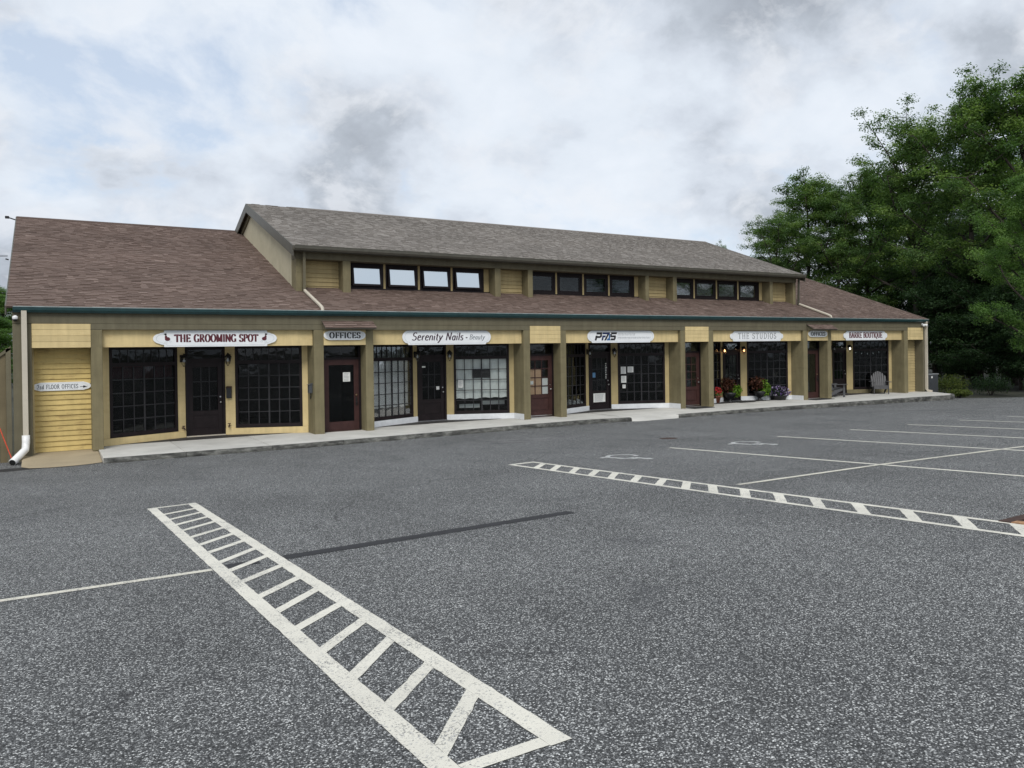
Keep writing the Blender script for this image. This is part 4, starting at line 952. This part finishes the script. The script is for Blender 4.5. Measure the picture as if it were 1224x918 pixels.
part('case', B(-.07, .07, -.09, 0, 0, .30), 'black_metal', mx, bevel=.008); part('lid', MB().prism([(-.10, .30), (0, .30), (0, .34), (-.10, .31)], 'x', -.075, .075), 'maroon', mx)
def doorstop(x, y, rz, lab):
    o = empty('hose_bib', (x, y, .28), rz, lab, 'tap'); part('pipe', MB().tube([(0, 0, 0), (0, -.10, 0), (0, -.13, -.05)], .018, 8), 'rust_dark', o); part('valve', MB().tube([(-.04, -.07, .05), (.04, -.07, .05)], .012, 6).tube([(0, -.07, 0), (0, -.07, .05)], .01, 6), 'rust_dark', o)
doorstop(a+sw-.10, 1.55-.9*.10/sw, an, 'rusty tap low on the hinge-side jamb of the dog-sign shop door'); doorstop(b-sw+.10, 1.55-.9*.10/sw, -an, 'dark tap at the foot of the jamb below the mailbox')
def mat_(x, y, w, d, lab):
    tag(link('door_mat', MB().prism([(-w/2, -d/2), (w/2, -d/2), (w/2, d/2), (-w/2, d/2)], 'z', .0, .016).mesh('door_mat', 'mat_black'), None, (x, y, .004), bevel=.005), lab, 'door mat')
mat_(21.95, -.08, 1.05, .55, 'black doormat at the unsigned door beside the amber-lit shop'); mat_(29.0, -.1, 1.2, .6, 'black doormat at the office door beside the armchair shop'); mat_(25.4, .9, .9, .55, 'dark doormat before the amber-lit shop door')
# cameras and floodlights
def domecam(loc, lab):
    o = empty('security_camera', loc, 0, lab, 'camera'); part('housing', MB().lathe([(.055, .0), (.06, -.03), (.058, -.06), (.05, -.075)], (0, 0, 0), 14), 'pvc_white', o, smooth=True); part('dome', MB().lathe([(.046, -.07), (.04, -.10), (.02, -.118), (.002, -.122)], (0, 0, 0), 14), 'black', o, smooth=True); part('bracket', B(-.03, .03, .0, .06, -.03, .02), 'pvc_white', o)
domecam((.04, -.066, 3.27), 'white dome security camera under the gutter beside the beige downspout')
fl = empty('floodlight', (36.80, -.02, 3.26), 0, 'twin white floodlight under the gutter at the building corner', 'floodlight')
part('base', B(-.05, .05, -.02, .016, -.05, .05), 'pvc_white', fl)
for s in (-1, 1): part('lamp_head', MB().tube([(s*.03, -.03, .0), (s*.09, -.10, -.04), (s*.12, -.18, -.07)], [.02, .05, .06], 10), 'pvc_white', fl, smooth=True)
rc = empty('security_camera', (-.16, 9.3, RZ-.12), 0, 'small dark camera on an arm at the roof ridge end', 'camera')
part('arm', MB().tube([(0, 0, 0), (-.20, -.02, .06)], .02, 6), 'black_metal', rc); part('body', B(-.30, -.18, -.05, .05, .03, .11), 'black_metal', rc, bevel=.01)
wr = empty('service_wire', (-.16, 2.2, 4.9), 0, 'thin black service wires running to the roof edge', 'wire')
for dz, dx in ((0, 0), (.03, .05)): part('cable', MB().tube([(0, 0, dz), (-2, .3, dz-.02), (-6, .8, dz+.1), (-14, 2, dz+.9)], .006, 5), 'wire', wr)
part('insulator', MB().tube([(.02, 0, -.08), (-.05, 0, -.06)], .018, 8), 'black_metal', wr)
# ------------------------------------------------------------------ fence and marker
fn = empty('board_fence', (-.06, .05, -.2), 0, 'brown board fence with a dipping top at the building corner', 'fence')
def ftop(x): return 2.72 - .55*math.sin(min(1, -x/1.1)*PI/2) if x > -1.1 else 2.17
x = -.10
while x > -4.6:
    w = .14; part('fence_board', MB().prism([(x-w+.004, 0), (x-.004, 0), (x-.004, ftop(x)), (x-w+.004, ftop(x-w))], 'y', -.012, .012), 'brown_fence', fn); x -= w
mb = MB(); xs = np.linspace(-.0, -4.6, 40)
for p_, q_ in zip(xs[:-1], xs[1:]):
    i = len(mb.v); mb.v += [(p_, -.05, ftop(p_)-.03), (q_, -.05, ftop(q_)-.03), (q_, .05, ftop(q_)-.03), (p_, .05, ftop(p_)-.03), (p_, -.05, ftop(p_)+.05), (q_, -.05, ftop(q_)+.05), (q_, .05, ftop(q_)+.05), (p_, .05, ftop(p_)+.05)]
    for f in ((0,3,2,1),(4,5,6,7),(0,1,5,4),(2,3,7,6),(3,0,4,7),(1,2,6,5)): mb.f.append(tuple(i+k for k in f)); mb.sh.append(.5)
part('cap_rail', mb, 'olive', fn); part('fence_post', B(-.10, .0, -.05, .05, 0, 2.72), 'olive', fn)
for xx in (-2.4, -4.6): part('fence_post', B(xx-.05, xx+.05, .012, .10, 0, 2.15), 'olive', fn)
for z in (.4, 1.8): part('rail', B(-4.6, -.1, .0125, .05, z, z+.09), 'brown_fence', fn)
st = empty('driveway_marker', (-.02, -.42, lz(0, -.42)), 0, 'thin orange driveway marker rod leaning by the white drain elbow', 'marker')
part('rod', MB().tube([(0, 0, 0), (-.27, -.02, .88)], .011, 6), 'orange', st); part('tip', MB().tube([(-.27, -.02, .88), (-.325, -.024, 1.06)], .014, 6), 'paper', st)

# ------------------------------------------------------------------ plants in pots
def leaves(mb, c, rad, n, size, up=.5, flat=.8, seed=0, shell=.0, smin=0, smax=1):
    r = np.random.default_rng(seed)
    d = r.normal(size=(n, 3)); d /= np.linalg.norm(d, axis=1)[:, None]
    rr = r.uniform(shell, 1, n)**.6
    p = d*rr[:, None]*np.array([rad, rad, rad*flat])+np.array(c)
    nm = r.normal(size=(n, 3)); nm[:, 2] = np.abs(nm[:, 2])+up; nm += d*.6; nm /= np.linalg.norm(nm, axis=1)[:, None]
    t = np.cross(nm, r.normal(size=(n, 3))); t /= np.linalg.norm(t, axis=1)[:, None]; b = np.cross(nm, t)
    s = size*r.uniform(.6, 1.25, n)[:, None]; sh = r.uniform(smin, smax, n)
    A, Bq, C, D = p-t*s*.5, p+b*s*.28-nm*s*.06, p+t*s*.5, p-b*s*.28-nm*s*.06
    i = len(mb.v)
    mb.v += [tuple(x) for q in zip(A, Bq, C, D) for x in q]; mb.f += [(i+4*k, i+4*k+1, i+4*k+2, i+4*k+3) for k in range(n)]; mb.sh += list(sh)
def urn(loc, lab, seed):
    o = empty('planter', loc, 0, lab, 'planter', None)
    part('urn', MB().lathe([(.16, 0), (.15, .03), (.07, .07), (.06, .12), (.16, .2), (.24, .32), (.26, .40), (.23, .40)], (0, 0, 0), 16), 'pot_black', o, smooth=True)
    mb = MB(); leaves(mb, (-.15, 0, .78), .36, 420, .12, seed=seed); leaves(mb, (-.1, .05, .62), .3, 160, .12, seed=seed+3); part('red_foliage', mb, 'leaf_coleus', o, shade=True)
    mb = MB(); leaves(mb, (.24, -.06, .52), .30, 420, .12, seed=seed+1); leaves(mb, (.26, -.08, .34), .2, 160, .12, seed=seed+2)
    if seed == 40: leaves(mb, (.12, -.04, .72), .28, 260, .12, seed=seed+5)
    part('lime_foliage', mb, 'leaf_lime', o, shade=True); return o
urn((25.05, 1.28, .0), 'black urn of dark red coleus and lime foliage before the amber-lit shop door', 30)
urn((26.62, 1.08, .0), 'black urn with a tall lime green plant before the amber-lit shop window', 40)
o = empty('planter', (24.28, 1.30, 0), 0, 'small terracotta pot of bright red flowers beside the olive post', 'planter')
part('pot', MB().lathe([(.12, 0), (.17, .26), (.18, .26), (.18, .30), (.15, .30)], (0, 0, 0), 16), 'terracotta', o, smooth=True); mb = MB(); leaves(mb, (0, 0, .42), .26, 200, .10, seed=4); part('foliage', mb, 'leaf', o, shade=True); mb = MB(); leaves(mb, (0, 0, .50), .22, 300, .09, seed=5, shell=.7); part('red_flowers', mb, 'petal_red', o, shade=True)
o = empty('planter', (27.50, .86, 0), 0, 'low wide black bowl of purple petunias at the amber-lit shop window', 'planter')
part('bowl', MB().lathe([(.30, 0), (.38, .16), (.42, .18), (.36, .18)], (0, 0, 0), 18), 'pot_black', o, smooth=True); mb = MB(); leaves(mb, (0, 0, .30), .48, 500, .09, flat=.5, seed=6, smax=.5); part('foliage', mb, 'leaf_dark', o, shade=True); mb = MB(); leaves(mb, (0, 0, .36), .52, 420, .085, flat=.5, seed=7, shell=.75); leaves(mb, (.55, 0, .32), .22, 120, .085, seed=8, shell=.6); part('purple_flowers', mb, 'petal_purple', o, shade=True)

# ------------------------------------------------------------------ adirondack chairs (front faces -Y)
def chair(loc, rz, lab):
    o = empty('adirondack_chair', loc, rz, lab, 'chair', 'grey chairs outside the armchair shop')
    for i in range(7):
        u = i-3; x = u*.085; h = .80-.022*u*u
        sl = [(x-.038, 0), (x+.038, 0), (x+.038+u*.010, h-.02*abs(u)-(.03 if u > 0 else 0)), (x+u*.012, h+.012), (x-.038+u*.010, h-.02*abs(u)-(.03 if u < 0 else 0))]
        link('back_slat', MB().prism(sl, 'y', 0, .022).mesh('back_slat', 'chair_grey'), o, (0, .18, .30), rot=(-.38, 0, 0))
    for i in range(5): link('seat_slat', B(-.28, .28, -.045, .045, 0, .022).mesh('seat_slat', 'chair_grey'), o, (0, -.30+i*.105, .385-i*.022), rot=(-.2, 0, 0), bevel=.004)
    for s in (-1, 1):
        part('arm', B(s*.36-.07, s*.36+.07, -.42, .36, .56, .585), 'chair_grey', o, bevel=.008)
        part('leg', B(s*.31-.014+.0, s*.31+.014, -.36, -.26, 0, .56), 'chair_grey', o); part('leg', MB().prism([(-.34, .34), (-.34, .40), (.10, .33), (.55, .06), (.55, 0), (.46, 0)], 'x', s*.285-.012, s*.285+.012), 'chair_grey', o)
        part('arm_support', MB().prism([(.26, .30), (.30, .30), (.36, .56), (.28, .56)], 'x', s*.32-.012, s*.32+.012), 'chair_grey', o)
    part('apron', B(-.285, .285, -.335, -.31, .24, .385), 'chair_grey', o); part('back_rail', B(-.36, .36, .345, .375, .52, .60), 'chair_grey', o)
    return o
chair((34.10, .45, 0), -.80, 'grey slatted armchair facing the lot before the wide dark shop window'); chair((30.75, .50, 0), 1.25, 'grey slatted armchair turned sideways half behind the olive post')

# ------------------------------------------------------------------ condenser unit
ac = empty('air_conditioner', (38.0, .55, lz(38, .5)-.06), .0, 'dark grey louvred condenser unit beside the building corner', 'air conditioner')
part('base', B(-.48, .48, -.48, .48, 0, .08), 'concrete', ac); part('cabinet', B(-.40, .40, -.40, .40, .08, 1.12), 'ac_grey', ac, bevel=.02); part('top', B(-.43, .43, -.43, .43, 1.12, 1.18), 'ac_light', ac, bevel=.02)
for k in range(17):
    z = .14+k*.057; part('louvre', B(-.36, .36, -.418, -.402, z, z+.03), 'ac_grey', ac); part('louvre', B(-.418, -.402, -.36, .36, z, z+.03), 'ac_grey', ac)
part('fan_guard', MB().lathe([(.30, 1.181), (.30, 1.20), (.05, 1.22), (.02, 1.22)], (0, 0, 0), 18), 'black_metal', ac)
part('label_plate', B(-.24, -.12, -.428, -.42, .96, 1.06), 'paper', ac)

# ------------------------------------------------------------------ trees
def make_tree(seed, H, R, base=.22, leafn=215, nlimb=15, size=.165, mat='leaf', clump=.88):
    r = random.Random(seed); tr = MB()
    n = 8; tp = [(0, 0, -.3)]; x = y = 0
    for i in range(1, n+1):
        x += r.uniform(-.18, .18); y += r.uniform(-.18, .18); tp.append((x, y, H*.86*i/n))
    rad = [H*.017*(1-.85*i/n)+.02 for i in range(n+1)]; rad[0] *= 1.35; tr.tube(tp, rad, 8)
    cl = []
    def at(f): f *= n; i = min(int(f), n-1); return Vector(tp[i]).lerp(Vector(tp[i+1]), f-i)
    az = r.uniform(0, 6)
    for k in range(nlimb):
        f = base+(1-base)*((k+.5)/nlimb)**.9; f = min(f, .98); p0 = at(f); az += 2.4+r.uniform(-.4, .4)
        shp = math.sin(PI*min(1, .18+.82*(f-base)/(1-base)))**.75 if f < .99 else .3
        ln = R*(.45+.65*shp)*r.uniform(.82, 1.03); el = lerp(.25, 1.05, (f-base)/(1-base))+r.uniform(-.15, .15)
        d = Vector((math.cos(az)*math.cos(el), math.sin(az)*math.cos(el), math.sin(el))); pts = [p0]; cur = p0.copy(); dd_ = d.copy()
        for s in range(5):
            dd_ = (dd_+Vector((r.uniform(-.18, .18), r.uniform(-.18, .18), r.uniform(-.08, .14)))).normalized(); cur = cur+dd_*ln/5; pts.append(cur.copy())
        r0 = H*.006*(1.2-f*.6); tr.tube(pts, [r0*(1-.8*i/5)+.012 for i in range(6)], 5)
        for s in range(2, 6):
            for q in range(3 if s < 5 else 2):
                a2 = r.uniform(0, 2*PI); e2 = r.uniform(-.2, .8); sl = ln*.34*r.uniform(.6, 1.3)
                tip = pts[s]+Vector((math.cos(a2)*math.cos(e2), math.sin(a2)*math.cos(e2), math.sin(e2)))*sl
                mid = pts[s].lerp(tip, .5)+Vector((0, 0, -.06*sl)); tr.tube([pts[s], mid, tip], [.028, .018, .008], 4, cap=False); cl.append((tip, r.uniform(.65, 1.2))); cl.append((mid, r.uniform(.5, .9)))
    for q in range(8): cl.append((Vector(tp[-1])+Vector((r.uniform(-1, 1), r.uniform(-1, 1), r.uniform(-.3, .14*H*.9))), r.uniform(.5, .9)))
    lf = MB()
    for i, (c, s) in enumerate(cl):
        b = r.uniform(.0, .62); leaves(lf, tuple(c), clump*s, int(leafn*s*s), size, up=1.3, flat=.46, seed=seed*1000+i, smin=b, smax=b+.34)
    return tr.mesh('trunk', 'bark', smooth=True), lf.mesh('crown', mat, shade=True)
def fr_px(px, depth):  # ground spot at a bearing and distance from the viewpoint
    v = cf*depth + cr*((px-612)/919*depth); return CAMPOS.x+v.x, CAMPOS.y+v.y
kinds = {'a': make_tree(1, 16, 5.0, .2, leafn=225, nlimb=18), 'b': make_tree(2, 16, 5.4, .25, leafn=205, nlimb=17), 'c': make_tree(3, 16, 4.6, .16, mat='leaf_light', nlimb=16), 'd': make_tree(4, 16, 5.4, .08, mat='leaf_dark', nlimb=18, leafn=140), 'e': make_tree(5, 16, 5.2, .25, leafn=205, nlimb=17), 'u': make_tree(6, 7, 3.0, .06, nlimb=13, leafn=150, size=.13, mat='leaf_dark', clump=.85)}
def tree(kind, px, depth, top, label, grp, wid=1.0, name='deciduous_tree'):
    x, y = fr_px(px, depth); zb = lz(x, y)-.1
    hz = 417+(612-px)*-.0137*-1*-1
    ztop = CAMPOS.z + (418-.0137*(px-612)-top)/919*depth
    H0 = 7 if kind == 'u' else 16; s = (ztop-zb)/(H0*1.0)
    o = empty(name, (x, y, zb), random.uniform(0, 6.28), label, 'tree', grp); o.scale = (s*wid, s*wid, s)
    link('trunk', kinds[kind][0], o); link('crown', kinds[kind][1], o)
    return o
GR = 'woodland trees beyond the building'
tree('a', 966, 60, 212, 'round green tree rising behind the brown roof slope, first of the woodland edge', GR, .92)
tree('a', 1002, 57, 232, 'dense green tree filling in beside the first round one', GR, .8)
tree('e', 926, 58, 262, 'lower round green tree nearest the grey upper roof', GR, .8)
tree('e', 1038, 60, 205, 'loose green tree behind the roof end, next to the first round one', GR, .85)
tree('b', 1098, 54, 145, 'tall airy green tree standing behind the building corner', GR, .82)
tree('c', 1060, 66, 205, 'lighter green tree showing between the taller crowns behind the roof', GR, .95)
tree('b', 1165, 50, 115, 'tall green tree standing behind the condenser unit', GR, .8)
tree('a', 1232, 46, 85, 'tallest green tree at the lot edge', GR, .9)
tree('c', 1232, 36, 205, 'bright green tree leaning over the lot edge in front of the tallest one', GR, .75)
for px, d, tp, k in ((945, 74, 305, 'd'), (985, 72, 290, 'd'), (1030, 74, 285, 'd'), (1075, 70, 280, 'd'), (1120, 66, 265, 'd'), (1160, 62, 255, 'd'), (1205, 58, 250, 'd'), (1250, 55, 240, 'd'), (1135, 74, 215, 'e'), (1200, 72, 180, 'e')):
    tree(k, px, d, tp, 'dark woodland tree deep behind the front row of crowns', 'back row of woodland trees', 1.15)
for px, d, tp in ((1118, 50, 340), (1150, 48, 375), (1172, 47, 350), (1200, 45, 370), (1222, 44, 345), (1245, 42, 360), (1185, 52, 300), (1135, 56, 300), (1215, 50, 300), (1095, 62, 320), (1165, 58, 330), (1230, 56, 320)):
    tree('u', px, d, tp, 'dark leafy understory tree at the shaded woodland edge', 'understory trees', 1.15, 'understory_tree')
tree('e', 864, 78, 296, 'distant tree whose top twigs just clear the grey upper roof', None, .4)
tree('c', -14, 66, 338, 'bright green hillside tree beyond the board fence, tallest there', 'hillside trees past the fence', 1.4)
tree('c', 6, 62, 352, 'bright green hillside tree tucked against the roof edge', 'hillside trees past the fence', 1.5)
tree('c', -4, 44, 378, 'leafy light green tree just behind the board fence', 'hillside trees past the fence', 1.6)
tree('c', 2, 80, 350, 'hazy green hillside tree farthest behind the board fence', 'hillside trees past the fence', 1.5)
# unseen wood along the lot's far side, added to shade the facade's right end
for x, y, k, h, lab in ((47.5, -9.5, 'b', 17, 'unseen tall green tree added on the lot side, nearest the bright leaning one'), (48.5, -15.5, 'a', 18, 'unseen tall green tree added on the lot side opposite the stalls'), (50, -22, 'b', 18, 'unseen tall green tree added on the lot side opposite the hatched islands'), (48, -29, 'a', 17, 'unseen tall green tree added at the far end of the lot side')):
    o = empty('deciduous_tree', (x, y, lz(x, y)-.1), random.uniform(0, 6), lab, 'tree', GR); o.scale = (h/16,)*3
    link('trunk', kinds[k][0], o); link('crown', kinds[k][1], o)
# shrubs by the corner
def shrub(x, y, r, h, lab, seed, mat='leaf_shrub'):
    o = empty('shrub', (x, y, lz(x, y)-.08), 0, lab, 'shrub'); mb = MB()
    for q in range(9):
        a = 2.4*q; leaves(mb, (r*.55*math.cos(a), r*.55*math.sin(a), h*(.45+.3*((q*37) % 10)/10)), r*.55, 260, .09, seed=seed+q, flat=.7*h/r if h < r else .9)
    part('foliage', mb, mat, o, shade=True); t = MB()
    for q in range(5): t.tube([(0, 0, -.05), (.3*r*math.cos(q*1.3), .3*r*math.sin(q*1.3), h*.5)], [.03, .012], 5)
    part('stems', t, 'bark', o)
shrub(40.0, .5, .95, 1.05, 'yellow green rounded shrub behind the condenser unit', 70); shrub(38.6, -.75, .55, .45, 'low dull green plant in front of the condenser unit', 90)
shrub(42.2, -.4, 1.0, 1.0, 'dark shrub at the wood edge beyond the rounded one', 110, 'leaf_dark'); shrub(43.5, -2.5, 1.1, 1.1, 'dark shrub at the lot corner under the trees', 130, 'leaf_dark'); shrub(44.2, -6.0, 1.2, 1.0, 'dark shrub along the lot edge beneath the bright tree', 150, 'leaf_dark')
SC.render.engine = 'CYCLES'
